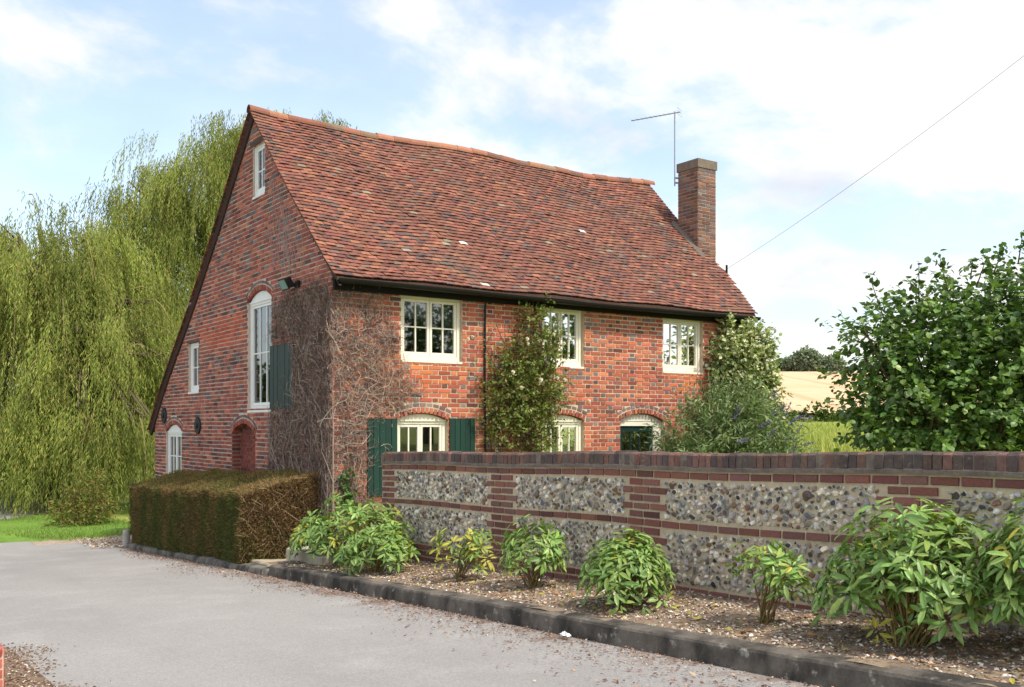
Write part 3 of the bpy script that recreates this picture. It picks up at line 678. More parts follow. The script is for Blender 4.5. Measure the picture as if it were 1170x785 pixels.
# aerial on the chimney
ae = MB(); AG = S(150, 150, 156); ax0, ay0 = 9.53, 11.50
tube(ae, [(ax0, ay0, 6.45), (ax0, ay0, 7.98)], .014, AG, 6)
box(ae, ax0-.02, 9.60, ay0-.03, ay0-.005, 6.50, 6.53, AG); box(ae, ax0-.02, 9.60, ay0-.03, ay0-.005, 6.60, 6.63, AG)
p0 = np.array((ax0, ay0, 7.95)); bd = np.array((-.42, .83, -.02)); bd = bd/np.linalg.norm(bd)
tube(ae, [p0-bd*.12, p0+bd*.95], .012, AG, 6)
sd_ = np.cross(bd, (0, 0, 1.)); sd_ /= np.linalg.norm(sd_)
for q in np.linspace(.12, .92, 9): tube(ae, [p0+bd*q-np.array((0, 0, .0))-sd_*.07, p0+bd*q+sd_*.07], .004, AG, 4)
for dz in (-.06, 0, .06): tube(ae, [p0-bd*.1+(0, 0, dz)-sd_*.15, p0-bd*.1+(0, 0, dz)+sd_*.15], .004, AG, 4)
ae.build('aerial', M['metal'], cottage)
# iron pattress plates, floodlight, cable bracket
for y, z in ((17.9, 1.74), (15.65, 1.53)):
    q = MB(); n = 28; t = np.arange(n)*2*np.pi/n
    V = np.concatenate([GABLE(y+.17*np.cos(t), z+.165*np.sin(t), np.full(n, .010)), GABLE(y+.165*np.cos(t), z+.16*np.sin(t), np.full(n, .034)), GABLE(y+.05*np.cos(t), z+.05*np.sin(t), np.full(n, .036)), GABLE(y+.045*np.cos(t), z+.045*np.sin(t), np.full(n, .06))])
    for l in range(3): q.add(V, [(l*n+i, l*n+(i+1) % n, (l+1)*n+(i+1) % n, (l+1)*n+i) for i in range(n)], S(30, 30, 32))
    q.add(V[-n:], [tuple(range(n))], S(30, 30, 32)); q.build('wall_plate', M['dark'], cottage)
fl_ = MB(); BK = S(24, 24, 24)
pbox(fl_, GABLE, 10.76, 10.88, 3.60, 3.70, .012, .05, BK)
ang = math.radians(28)
def tilt(a, z, d): zz = z*math.cos(ang)-d*math.sin(ang)*.9; dd = z*math.sin(ang)+d*math.cos(ang); return GABLE(a+10.92, zz+3.665, dd+.16)
pbox(fl_, Plane(tilt), -.12, .12, -.08, .08, -.05, .05, BK); pbox(fl_, Plane(tilt), -.13, .13, -.09, .09, .048, .062, BK)
pbox(fl_, GABLE, 10.86, 10.90, 3.63, 3.67, .04, .14, BK)
fo = fl_.build('floodlight', M['dark'], cottage)
q = MB(); pbox(q, Plane(tilt), -.11, .11, -.07, .07, .063, .067, S(120, 150, 140)); q.build('lens', M['paint'], fo)
q = MB(); box(q, 9.80, 10.00, 10.50, 10.53, 4.60, 4.625, BK); box(q, 9.985, 10.015, 10.50, 10.53, 4.56, 4.74, BK); q.build('cable_bracket', M['dark'], cottage)

# overhead cable
cb_ = MB(); p0 = np.array((10.0, 10.515, 4.66)); p1 = np.array((8.75, 2.20, 7.45)); t = np.linspace(0, 1, 40)[:, None]
P_ = p0+(p1-p0)*t; P_[:, 2] -= .30*4*(t*(1-t))[:, 0]*.5
tube(cb_, P_, .0042, S(176, 178, 184), 5)
tag(cb_.build('overhead_cable', M['dark']), 'thin grey overhead cable running from the roof verge up to the right', 'cable')

# ------------------------------------------------------------------ garden wall
gw = thing('garden_wall', 'low flint and brick garden wall with a dark brick coping', 'wall', (1.41, 2.5, .1))
r4 = np.random.default_rng(33)
T = lambda y: 1.336-.02*y+.008*np.sin(y*1.9)
WP = Plane(lambda a, z, d: np.stack([1.30-d+0*a, a, z+T(a)], -1))
Y0, Y1 = -5.2, 8.588
core = MB(); e = np.linspace(Y0, Y1, 90); MT = S(194, 176, 146)
V = []
for y in e: V += [WP(y, np.float64(-1.9), 0.), WP(y, np.float64(-.115), 0.), WP(y, np.float64(-.115), -.215), WP(y, np.float64(-1.9), -.215)]
V = np.array(V).reshape(-1, 3)
core.add(V, [(4*i+j, 4*i+4+j, 4*i+4+(j+1) % 4, 4*i+(j+1) % 4) for i in range(89) for j in range(4)]+[(0, 1, 2, 3), (89*4, 89*4+1, 89*4+2, 89*4+3)], MT)
core.build('mortar', M['mortar'], gw)
WR = [S(126, 82, 72), S(118, 76, 68), S(134, 90, 78), S(112, 74, 68), S(122, 86, 78)]
wb = MB()
def course(z0, z1, a, b, off=0., L_=.225):
    x = a-off; A0, A1 = [], []
    while x < b:
        p, q = max(x, a), min(x+L_-.012, b)
        if q-p > .03: A0.append(p); A1.append(q)
        x += L_
    A0, A1 = np.array(A0), np.array(A1); n = len(A0)
    bricks(wb, WP, A0, A1, np.full(n, z0+.006), np.full(n, z1-.006), pick(WR, n, .13, r4), r4, .010, .007)
course(-.232, -.157, Y0, Y1); course(-.672, -.597, Y0, Y1, .1)
for i in range(5): course(-1.15-.075*(i+1), -1.15-.075*i, Y0, Y1, .11*(i % 2))
piers = [(8.22, 8.588), (5.52, 6.0), (3.23, 3.70), (.54, 1.0), (-2.0, -1.53), (-4.6, -4.15)]
for a, b in piers:
    for zs, n in ((-.232, 5), (-.672, 6)):
        for i in range(n):
            z1 = zs-.0733*i if n == 5 else zs-.0796*i
            hgt = .0733 if n == 5 else .0796
            ex = .055 if i % 2 else -.035
            lo, hi = a-ex, min(b+ex, Y1)
            course(z1-hgt, z1, lo, hi, .0)
wb.build('brickwork', M['brick'], gw)
cpm = MB(); y = Y0; CP = [S(120, 92, 82), S(106, 86, 78), S(100, 86, 80), S(128, 94, 82), S(92, 78, 74)]
while y < Y1-.03:
    w = .0735+.003*r4.standard_normal(); j = .004*r4.standard_normal(3); c = pick(CP, 1, .12, r4)[0]
    y0, y1 = y+.005, min(y+w-.005, Y1)
    pr = [(1.278+j[0], -.115), (1.278+j[0], -.018), (1.296+j[0], j[1]), (1.52, j[1]), (1.538, -.018), (1.538, -.115)]
    m = len(pr); V = [(x, yy, z+T(yy)) for yy in (y0, y1) for x, z in pr]
    cpm.add(V, [tuple(range(m))], c); cpm.add(V, [tuple(range(m, 2*m))], c); cpm.add(V, [(i, (i+1) % m, m+(i+1) % m, m+i) for i in range(m)], c)
    y += w
# mortar between and under the coping bricks
e = np.linspace(Y0, Y1, 120); pr = [(1.284, -.155), (1.284, -.012), (1.532, -.012), (1.532, -.155)]
pr = [(1.272, -.150), (1.268, -.122), (1.285, -.112), (1.285, -.010), (1.53, -.010), (1.53, -.150)]
V = np.array([(x+.003*math.sin(y*9+i)+(.006*math.sin(y*23+y*y) if i < 2 else 0), y, z+T(y)) for y in e for i, (x, z) in enumerate(pr)]); m = len(pr)
cpm.add(V, [(m*i+j, m*i+m+j, m*i+m+(j+1) % m, m*i+(j+1) % m) for i in range(119) for j in range(m)]+[tuple(range(m)), tuple(range(119*m, 120*m))], S(128, 115, 104))
M['coping'] = mat('coping_brick', .92, .3, 30, .5, 90, extra=chain(stain(S(70, 62, 58), 5, .45, .7, .55), stain(S(160, 150, 136), 22, .62, .72, .5)))
cpm.build('coping', M['coping'], gw)
def flint_panel(a, b, zlo, zhi):
    placed = []; tries = 0; out = []
    target = int((b-a)*(zhi-zlo)/.0026)
    while len(out) < target and tries < target*14:
        tries += 1
        big = r4.random()
        rr = (.044 if tries < 40 and big > .6 else .032 if tries < 400 and big > .35 else .024 if tries < 2200 else .016)*(.74+.36*r4.random())
        s, z = r4.uniform(a+rr*.8, b-rr*.8), r4.uniform(zlo+rr*.8, zhi-rr*.8)
        ok = True
        for (ps, pz, pr) in out:
            if abs(ps-s) < .1 and (ps-s)**2+(pz-z)**2 < ((pr+rr)*.91)**2: ok = False; break
        if ok: out.append((s, z, rr))
    mb = MB()
    for s, z, rr in out:
        n = 9; t = np.arange(n)*2*np.pi/n+r4.uniform(0, 1); sh = 1+.17*r4.standard_normal(n); el = r4.uniform(.88, 1.3); ro = r4.uniform(-.6, .6)
        ca, sa = math.cos(ro), math.sin(ro)
        X_, Z_ = np.cos(t)*sh*rr*el, np.sin(t)*sh*rr/el; X_, Z_ = X_*ca-Z_*sa, X_*sa+Z_*ca
        ty = r4.random(); tl = .22*r4.standard_normal(2)
        if ty < .42: inner = pick([S(78, 76, 76), S(102, 100, 98), S(58, 56, 56), S(124, 120, 116), S(88, 80, 74)], 1, .15, r4)[0]; rim = pick([S(206, 200, 188), S(180, 172, 158), S(150, 146, 142)], 1, .1, r4)[0]; k_, hh = .74, .35
        elif ty < .88: inner = pick([S(226, 216, 200), S(208, 198, 182), S(184, 176, 166), S(228, 214, 190), S(164, 156, 148)], 1, .08, r4)[0]; rim = inner*.88; k_, hh = .62, .5
        else: inner = pick([S(120, 90, 70), S(134, 120, 106), S(96, 84, 76)], 1, .12, r4)[0]; rim = inner*1.15; k_, hh = .66, .45
        h_ = rr*hh*1.35
        A = np.concatenate([s+X_, s+X_*.93, s+X_*k_, [s]]); Z = np.concatenate([z+Z_, z+Z_*.93, z+Z_*k_, [z]])
        dd = lambda f: h_*f
        D = np.concatenate([np.full(n, -.006), np.full(n, dd(.55)), dd(1.)+tl[0]*X_*k_+tl[1]*Z_*k_, [dd(1.08)]])
        V = WP(A, Z, D); i = np.arange(n); i2 = (i+1) % n
        mb.add(V, np.concatenate([np.stack([i, i2, n+i2, n+i], 1), np.stack([n+i, n+i2, 2*n+i2, 2*n+i], 1)]), rim)
        fc = np.tile(inner, (n, 1))*(1+.16*r4.standard_normal((n, 1))).clip(.6, 1.4)
        mb.F.append(np.stack([2*n+i, 2*n+i2, np.full(n, 3*n)], 1)+mb.n-len(V)); mb.C.append(fc); mb.V.append(np.zeros((0, 3)))
    mb.build('flint_panel', M['flint'], gw)
gaps = [(6.03, 8.19), (3.73, 5.49), (1.03, 3.20), (-1.5, .51), (-4.12, -2.03)]
for a, b in gaps:
    flint_panel(a, b, -.590, -.240); flint_panel(a, b, -1.145, -.680)

# ------------------------------------------------------------------ kerbs, slabs
def kerb(name, label, y0, y1, x0, x1, h, seg, c):
    m = MB(); e = np.arange(y0, y1+.001, .05); n = len(e); rr = np.random.default_rng(int(abs(y0*10))+3)
    w = np.cumsum(.5*rr.standard_normal(n)); w = w-np.linspace(w[0], w[-1], n); w = .0015*np.convolve(np.pad(w, 4, 'edge'), np.ones(9)/9, 'valid')
    prof = [(x0-.006, -.12), (x0, 0.02), (x0+.012, h-.022), (x0+.022, h-.004), (x0+.05, h), (x1-.01, h+.006), (x1, h-.012), (x1, -.12)]
    k = len(prof); V = np.zeros((n, k, 3))
    for i, y in enumerate(e):
        ph = (y-y0) % seg; jt = .010*math.exp(-(min(ph, seg-ph)/.012)**2)
        chp = .012*max(0, math.sin(y*2.3)*math.sin(y*5.7+1)-.35)
        for j, (x, z) in enumerate(prof):
            V[i, j] = (x+w[i]+(jt+rr.normal(0, .0008)+(chp if j in (2, 3) else 0) if j < 5 else 0), y, float(road_z(y))+z+.4*w[i]-(jt+(chp if j in (3, 4) else 0) if 1 < j < 6 else 0)+(rr.normal(0, .0012) if j > 1 else 0))
    m.add(V, [(i*k+j, i*k+k+j, i*k+k+j+1, i*k+j+1) for i in range(n-1) for j in range(k-1)]+[tuple(range(k)), tuple(range((n-1)*k, n*k))], c)
    o = m.build(name, M['concrete']); return tag(o, label, 'kerb')
kerb('kerb', 'tall dark weathered concrete kerb edging the flower bed', -6.5, 9.25, -.03, .17, .150, 2.4, S(106, 98, 88))
kerb('kerb', 'low grey kerb stones under the foot of the clipped hedge', 9.32, 16.6, -.03, .14, .085, 1.5, S(118, 112, 102))
def slab(name, label, x0, x1, y0, y1, z0, z1, c, seed):
    rr = np.random.default_rng(seed); m = MB(); n = 9
    t = np.linspace(0, 1, n); ring = [(x0+(x1-x0)*a, y0) for a in t[:-1]]+[(x1, y0+(y1-y0)*a) for a in t[:-1]]+[(x1-(x1-x0)*a, y1) for a in t[:-1]]+[(x0, y1-(y1-y0)*a) for a in t[:-1]]
    ring = np.array(ring)+.010*rr.standard_normal((len(ring), 2)); k = len(ring); cc = ring.mean(0)
    V = np.concatenate([np.c_[ring, np.full(k, z0)], np.c_[ring, np.full(k, z1-.02)], np.c_[cc+(ring-cc)*.965, z1+.004*rr.standard_normal(k)], [[*cc, z1]]])
    i = np.arange(k); i2 = (i+1) % k
    m.add(V, np.concatenate([np.stack([l*k+i, l*k+i2, (l+1)*k+i2, (l+1)*k+i], 1) for l in (0, 1)]), c)
    m.F.append(np.stack([2*k+i, 2*k+i2, np.full(k, 3*k)], 1)+m.n-len(V)); m.C.append(np.tile(c, (k, 1))); m.V.append(np.zeros((0, 3)))
    return tag(m.build(name, M['slab']), label, 'slab')
slab('stone_slab', 'thick pale stone step slab half hidden by the largest peony', .42, 1.2, 8.55, 9.75, -.42, -.165, S(176, 164, 146), 1)
slab('paving_slab', 'low pale paving slab between the hedge and the raised kerb', .15, .9, 9.34, 10.45, -.6, -.375, S(170, 156, 132), 2)

# ------------------------------------------------------------------ gravel, debris
PEB = (np.array([(1, 0, 0), (0, 1, 0), (-1, 0, 0), (0, -1, 0), (0, 0, .7), (.1, .1, -.6)], float), np.array([(0, 1, 4), (1, 2, 4), (2, 3, 4), (3, 0, 4), (1, 0, 5), (2, 1, 5), (3, 2, 5), (0, 3, 5)]))
def scatter(mb, n, x, y, z, pal, smin, smax, r, flat=.7):
    d = rdir(n, r); d[:, 2] *= .3
    up = unit(np.stack([.35*r.standard_normal(n), .35*r.standard_normal(n), np.ones(n)], 1))
    s = smin+(smax-smin)*r.random(n)**3
    sc = np.stack([s*(.7+.6*r.random(n)), s*(.7+.6*r.random(n)), s*flat*(.6+.6*r.random(n))], 1)
    inst(mb, *PEB, np.stack([x, y, z], 1), d, up, sc, pick(pal, n, .15, r))
r5 = np.random.default_rng(55)
GP = [S(198, 186, 168), S(164, 148, 128), S(138, 120, 102), S(176, 154, 126), S(108, 94, 84), S(148, 122, 96), S(216, 206, 192), S(122, 96, 78)]
mb = MB(); n = 26000; x = .16+1.14*r5.random(n); y = -3.6+13*r5.random(n)**1.25
cl = pn(x*5, y*3, 3.3); k = r5.random(n) < .2+1.*cl; x, y = x[k], y[k]; n = len(x)
scatter(mb, n, x, y, road_z(y)+.139+.06*x+.018*np.sin(x*7+y*3)*np.sin(y*5.1+x*2), GP, .006, .021, r5)
tag(mb.build('bed_gravel', M['stone']), 'pale gravel and flint chips scattered over the flower bed', 'gravel', kind='stuff')
mb = MB(); n = 15000; y = -1+7.2*r5.random(n); x = -3.62+.10*np.sin(y*2.7)+.07*np.sin(y*7.1+1)+.10*r5.standard_normal(n)-1.0*r5.random(n)*(r5.random(n) < .8); k = (y < 5.75+.15*np.sin(x*9)+.2*np.abs(r5.standard_normal(n))); x, y = x[k], y[k]; n = len(x); scatter(mb, n, x, y, roadzz(x, y)+.004+.025*(np.sin(x*3)*np.sin(y*2.3)+.6)*smooth(-3.75, -4.4, x)*smooth(5.5, 4.8, y), [S(120, 98, 80), S(104, 84, 68), S(140, 118, 96), S(92, 74, 62), S(128, 104, 86), S(190, 178, 160)], .004, .014, r5)
tag(mb.build('loose_gravel', M['stone']), 'brown gravel and grit at the left edge of the lane', 'gravel', kind='stuff')
mb = MB(); n = 1800; x = -.6+2.5*r5.random(n); y = 16.5+2.6*r5.random(n); scatter(mb, n, x, y, road_z(y)+.034, GP, .012, .035, r5)
tag(mb.build('apron_gravel', M['stone']), 'pale gravel beyond the far end of the hedge', 'gravel', kind='stuff')
mb = MB(); n = 8000
FL = [S(126, 100, 84), S(112, 90, 76), S(146, 118, 96), S(98, 80, 68), S(168, 144, 118), S(132, 106, 94)]
y = -4+20*r5.random(n); x = -.045-.45*np.abs(r5.standard_normal(n))*(.55+.35*np.sin(y*1.3)*np.sin(y*.6+1)+.25*smooth(8, 2, y)); k = x > -2.2; x, y = x[k], y[k]; n = len(x)
up = unit(np.stack([.5*r5.standard_normal(n), .5*r5.standard_normal(n), np.ones(n)], 1)); s = .008+.022*r5.random(n)**2
inst(mb, *LEAF_N, np.stack([x, y, road_z(y)+.014+.012*np.sin(x*.9)*np.sin(y*.5)], 1), rdir(n, r5)*np.array((1, 1, .2)), up, np.stack([s*1.4, s*.8, s], 1), pick(FL, n, .15, r5))
n = 3500; y = -4+20*r5.random(n); x = -.05-.5*np.abs(r5.standard_normal(n))*.5
scatter(mb, n, x, y, road_z(y)+.010, [S(150, 130, 112), S(190, 180, 166), S(120, 96, 82)], .003, .009, r5)
tag(mb.build('leaf_litter', M['litterleaf']), 'brown leaf litter and grit drifted along the foot of the kerb', 'leaf litter', kind='stuff')
q = MB(); n = 14; t = np.arange(n)*2*np.pi/n; sh = 1+.2*r5.standard_normal(n)
V = np.concatenate([np.c_[-.13+.03*np.cos(t)*sh, 2.81+.06*np.sin(t)*sh, -.115+.012*r5.random(n)], np.c_[-.13+.02*np.cos(t)*sh, 2.81+.035*np.sin(t)*sh, -.10+.02*r5.random(n)], [[-.13, 2.81, -.095]]])
i = np.arange(n); i2 = (i+1) % n; q.add(V, np.stack([i, i2, n+i2, n+i], 1), S(232, 234, 236)); q.F.append(np.stack([n+i, n+i2, np.full(n, 2*n)], 1)); q.C.append(np.tile(S(232, 234, 236), (n, 1))); q.V.append(np.zeros((0, 3)))
tag(q.build('paper_scrap', M['paint']), 'crumpled white paper scrap lying at the foot of the kerb', 'litter')

# low brick pier at the lower left corner
pr_m = MB(); z0 = float(road_z(3.9)); r6 = np.random.default_rng(8)
pierT = thing('brick_pier', 'low red brick pier at the lower left edge of the lane', 'pier', (-4.1, 3.9, z0))
bodyc = MB(); box(bodyc, -4.30, -3.91, 3.70, 4.13, z0-.1, z0+.30, S(196, 170, 150)); bodyc.build('mortar', M['mortar'], pierT)
for i in range(5):
    z = z0-.01+i*.064
    for P_, lo, hi in ((Plane(lambda a, z, d: np.stack([a, 3.70-d+0*a, z+0*a], -1)), -4.30, -3.91), (Plane(lambda a, z, d: np.stack([-3.91+d+0*a, a, z+0*a], -1)), 3.70, 4.13)):
        e = np.array([lo, lo+.2, hi] if i % 2 else [lo, lo+.1, lo+.31, hi]); bricks(pr_m, P_, e[:-1]+.005, e[1:]-.005, np.full(len(e)-1, z+.006), np.full(len(e)-1, z+.058), pick([S(176, 96, 80), S(160, 84, 72)], len(e)-1, .1, r6), r6)
pr_m.build('brickwork', M['brick'], pierT)

# ------------------------------------------------------------------ vegetation
def spray(mb, start, end, nl, tmpl, L_, Wd, pal, r, bend=.25, jit=.12, droop=.2, sz=.35, upb=.6, tilt=.6):
    """leaves set alternately along twigs from start to end"""
    m = len(start); t = (np.arange(nl)[None]+r.random((m, nl)))/nl
    ax = end-start; ln = np.linalg.norm(ax, axis=1)[:, None]
    P = start[:, None]+ax[:, None]*t[..., None]; P[..., 2] += bend*ln*t*(1-t)
    P = P.reshape(-1, 3)+jit*ln.mean()*.3*r.standard_normal((m*nl, 3))
    d = np.repeat(unit(ax), nl, axis=0)*.8+rdir(m*nl, r)*.9; d[:, 2] -= droop
    up = rdir(m*nl, r)*tilt+np.array((0, 0, upb))+np.repeat(unit(ax), nl, axis=0)*.25
    s = (1+sz*(r.random(m*nl)-.5)*2)
    cols = pick(pal, m*nl, .12, r)*np.repeat((1+.16*r.standard_normal(m)).clip(.6, 1.5), nl)[:, None]
    inst(mb, *tmpl, P, d, up, np.stack([L_*s, Wd*s, L_*s], 1), cols)
def lobe_points(lobes, n, r, lo=.55, hi=1.0, zmin=-9):
    w = np.array([l[1][0]*l[1][1]+l[1][1]*l[1][2]+l[1][0]*l[1][2] for l in lobes]); k = r.choice(len(lobes), n, p=w/w.sum())
    C_ = np.array([l[0] for l in lobes])[k]; R_ = np.array([l[1] for l in lobes])[k]; d = rdir(n, r)
    f = (lo+(hi-lo)*r.random(n))[:, None]
    return C_+d*R_*f, C_, d, R_
def crown(mb, lobes, ntw, nl, tmpl, L_, Wd, pal, r, tw=.3, out=.12, zmin=None, **kw):
    P, C_, d, R_ = lobe_points(lobes, ntw, r, .55, .98)
    dirs = unit(d+.5*rdir(ntw, r)+np.array((0, 0, .25))); ln = tw*(.5+r.random(ntw))[:, None]
    E = P+dirs*ln
    if zmin is not None:
        k = (P[:, 2] > zmin) & (E[:, 2] > zmin); P, E = P[k], E[k]
    spray(mb, P, E, nl, tmpl, L_, Wd, pal, r, **kw)
    return P, E, C_

# --- willows
def willow(label, x, y, zg, lobes, nclump, r, pal, zbot, leafL=.15, leafW=.029, dens=.06, lmax=4.5):
    t = thing('weeping_willow', label, 'tree', (x, y, zg), 'weeping willows')
    tr = MB(); top = max(l[0][2] for l in lobes)
    trunkP = [(x, y, zg-.2), (x+.1, y+.05, zg+1), (x+.05, y-.1, zg+2.2), (x+.2, y, zg+3.4)]
    tube(tr, trunkP, [.42, .34, .30, .26], S(92, 80, 64), 10)
    for l in lobes:
        a = np.array(trunkP[3]); b = np.array(l[0])+np.array((0, 0, l[1][2]*.35)); m_ = (a+b)/2+np.array((0, 0, .8))
        tube(tr, [a, m_, b], [.2, .13, .05], S(92, 80, 64), 7)
        for q in range(9):
            e = np.array(l[0])+rdir(1, r)[0]*np.array(l[1])*.8; e[2] = abs(e[2]-l[0][2])*.6+l[0][2]; tube(tr, [m_*.4+b*.6, (m_+e)/2+np.array((0, 0, .5)), e], [.06, .04, .015], S(100, 90, 66), 5)
    tr.build('trunk', M['wood'], t)
    fo = MB(); tw = MB()
    P, C_, d, R_ = lobe_points(lobes, nclump, r, .45, 1.0)
    P[:, 2] = np.maximum(P[:, 2], C_[:, 2]-.25*R_[:, 2])
    outd = unit(np.c_[d[:, :2], 0*d[:, 0]]+.35*np.c_[r.standard_normal((nclump, 2)), np.zeros(nclump)])
    A_ = r.uniform(.5, 2.0, nclump); B_ = r.uniform(.5, lmax, nclump); shc = (.60+.75*r.random(nclump))
    B_ = np.minimum(B_, np.maximum(.2, P[:, 2]-zbot-.6))
    arc = lambda k, t: np.c_[P[k]+outd[k]*(A_[k]*t)[:, None]]+np.c_[np.zeros((len(k), 2)), .30*A_[k]*np.sin(np.minimum(t*3.2, 3.14))*.6-B_[k]*t**2]
    ns = 30
    ks = np.repeat(np.arange(nclump), ns); tt = np.tile(np.linspace(.05, 1, ns), nclump)+.02*r.standard_normal(nclump*ns)
    S0 = arc(ks, tt)+np.array((.13, .13, .08))*r.standard_normal((len(ks), 3))*(1+1.2*tt)[:, None]
    for q in range(0, nclump, 3):
        tb = np.linspace(0, 1, 6); tube(tw, arc(np.full(6, q), tb), np.linspace(.022, .006, 6), S(128, 116, 74), 3)
    hang = (.35+1.1*r.random(len(ks)))*np.repeat(r.uniform(.6, 1.5, nclump), ns)
    nl = (hang/dens).astype(int).clip(4, 60); idx = np.repeat(np.arange(len(ks)), nl)
    st = np.concatenate([np.arange(k)/k for k in nl])
    Q = S0[idx]+outd[ks[idx]]*(.22*np.sqrt(st))[:, None]; Q[:, 2] -= hang[idx]*st
    k = Q[:, 2] > zbot; Q, idx = Q[k], idx[k]; m = len(Q)
    dd = np.c_[.38*r.standard_normal(m), .38*r.standard_normal(m), -.9-.3*r.random(m)]+outd[ks[idx]]*.25
    s = .7+.6*r.random(m)
    cols = pick(pal, m, .10, r)*(shc[ks[idx]]*(.92+.16*r.random(len(ks)))[idx])[:, None]
    inst(fo, *LEAF_N, Q+.025*r.standard_normal((m, 3)), dd, rdir(m, r)+np.array((0, 0, .6)), np.stack([leafL*s, leafW*s, leafL*s], 1), cols)
    tw.build('bough', M['twig'], t)
    fo.build('foliage', M['leafsoft'], t)
    return t
WPAL = [S(148, 154, 78), S(134, 146, 70), S(160, 162, 88), S(116, 132, 64), S(142, 142, 76)]
rw = np.random.default_rng(77)
def cp_(u, v, Z):  # a point given by bearing, height angle and distance from the camera
    dx, dz = (u-585)/1130, (488-v)/1130
    return (CAM[0]+Z*(FW[0]+dx*RT[0]), CAM[1]+Z*(FW[1]+dx*RT[1]), CAM[2]+Z*dz)
L1 = [(cp_(60, 330, 31), (3.1, 3.1, 2.6)), (cp_(-40, 350, 32), (3.0, 3.0, 2.6)), (cp_(120, 400, 29), (2.0, 2.2, 1.8)), (cp_(20, 290, 31), (2.6, 2.6, 1.9)), (cp_(130, 470, 27.5), (1.25, 1.3, .9)), (cp_(-90, 300, 34), (3, 3, 2.6)), (cp_(150, 360, 30), (1.2, 1.2, 1.2)), (cp_(70, 470, 28.5), (1.5, 1.5, 1.2)), (cp_(110, 500, 27.5), (1.3, 1.2, 1.0)), (cp_(165, 490, 27), (.8, .8, .9)), (cp_(25, 440, 30), (1.8, 1.8, 1.3)), (cp_(165, 420, 28), (.9, .9, 1.0))]
willow('broad weeping willow with branches hanging to the grass at the left edge', 1.2, 31.5, -.95, L1, 570, rw, WPAL, -.88, lmax=4.2)
L2 = [(cp_(262, 205, 37), (3.0, 3.0, 2.5)), (cp_(190, 260, 37), (2.0, 2.0, 2.0)), (cp_(300, 175, 38), (2.0, 2.0, 1.5)), (cp_(215, 330, 36), (2.4, 2.4, 2.4)), (cp_(160, 225, 37.5), (.9, .9, 1.3)), (cp_(345, 168, 39), (1.6, 1.6, 1.5)), (cp_(392, 172, 39), (1.1, 1.1, 1.35)), (cp_(200, 420, 36), (2.5, 2.5, 2.2))]
willow('taller weeping willow rising behind the left gable', 8.2, 33.0, -.95, L2, 500, rw, WPAL, .5, lmax=2.8)

# --- generic tree
def tree(name, label, cat, x, y, zg, hgt, lobes, n, nl, L_, Wd, pal, r, tw=.8, group=None, trunk=.25, m='leafsoft', tmpl=LEAF_O):
    t = thing(name, label, cat, (x, y, zg), group); tr = MB()
    tube(tr, [(x, y, zg-.3), (x, y, zg+hgt*.25), (x+.1, y, zg+hgt*.55)], [trunk, trunk*.8, trunk*.5], S(80, 70, 58), 8)
    for l in lobes: tube(tr, [(x, y, zg+hgt*.25), tuple((np.array((x, y, zg+hgt*.4))+np.array(l[0]))/2), l[0]], [trunk*.5, trunk*.35, trunk*.15], S(80, 70, 58), 6)
    tr.build('trunk', M['wood'], t); fo = MB(); crown(fo, lobes, n, nl, tmpl, L_, Wd, pal, r, tw=tw); fo.build('crown', M[m], t); return t
rt_ = np.random.default_rng(91)
def far_tree(label, u, vb, vt, Z, wpx, pal, n=900, L_=.6, group='trees on the skyline'):
    b = cp_(u, vb, Z); hgt = (vb-vt)/1130*Z; rad = wpx/1130*Z/2; zg = float(ter_z(b[0], b[1]))
    c = lambda du, f: tuple(np.array(cp_(u+du*wpx/2, vb-(vb-vt)*f, Z)))
    lobes = [(c(0, .6), (rad*.75, rad*.75, hgt*.36)), (c(-.5, .45), (rad*.5, rad*.5, hgt*.34)), (c(.5, .45), (rad*.5, rad*.5, hgt*.34)), (c(.1, .35), (rad*.8, rad*.8, hgt*.3))]
    tree('tree', label, 'tree', b[0], b[1], zg, hgt, lobes, n, 7, L_, L_*.7, pal, rt_, tw=L_*1.6, group=group)
DG_ = [S(126, 138, 116), S(116, 128, 110), S(136, 146, 120)]  # skyline greens paled, distance haze put into the leaf colour
far_tree('dark rounded tree standing tallest on the field skyline', 921, 427, 400, 235, 30, DG_)
far_tree('low dark tree at the left end of the skyline copse beside the cottage', 899, 428, 411, 238, 26, DG_, 600)
far_tree('low dark bushy tree on the skyline partly behind the hazel', 948, 427, 410, 236, 34, DG_, 700)
BP = [S(62, 84, 40), S(74, 96, 46), S(54, 74, 38), S(88, 104, 48)]
far_tree('dark bushy tree far behind the broad willow at the left edge', -10, 572, 470, 52, 150, BP, 1300, .30, 'trees beyond the lane')
far_tree('dark tree behind the willow trunk beyond the far lane', 80, 568, 440, 56, 170, BP, 1300, .30, 'trees beyond the lane')
far_tree('dark tree beyond the lane close to the cottage rear corner', 170, 566, 430, 58, 170, BP, 1300, .30, 'trees beyond the lane')
far_tree('dark tree beyond the lane just outside the left edge', -120, 572, 420, 54, 170, BP, 900, .30, 'trees beyond the lane')
far_tree('tree across the lane beyond the left edge, mirrored in the tall gable window', -215, 560, 385, 28, 190, BP, 1100, .2, 'trees beyond the lane')
OT = [S(84, 104, 54), S(98, 116, 60), S(72, 92, 48)]
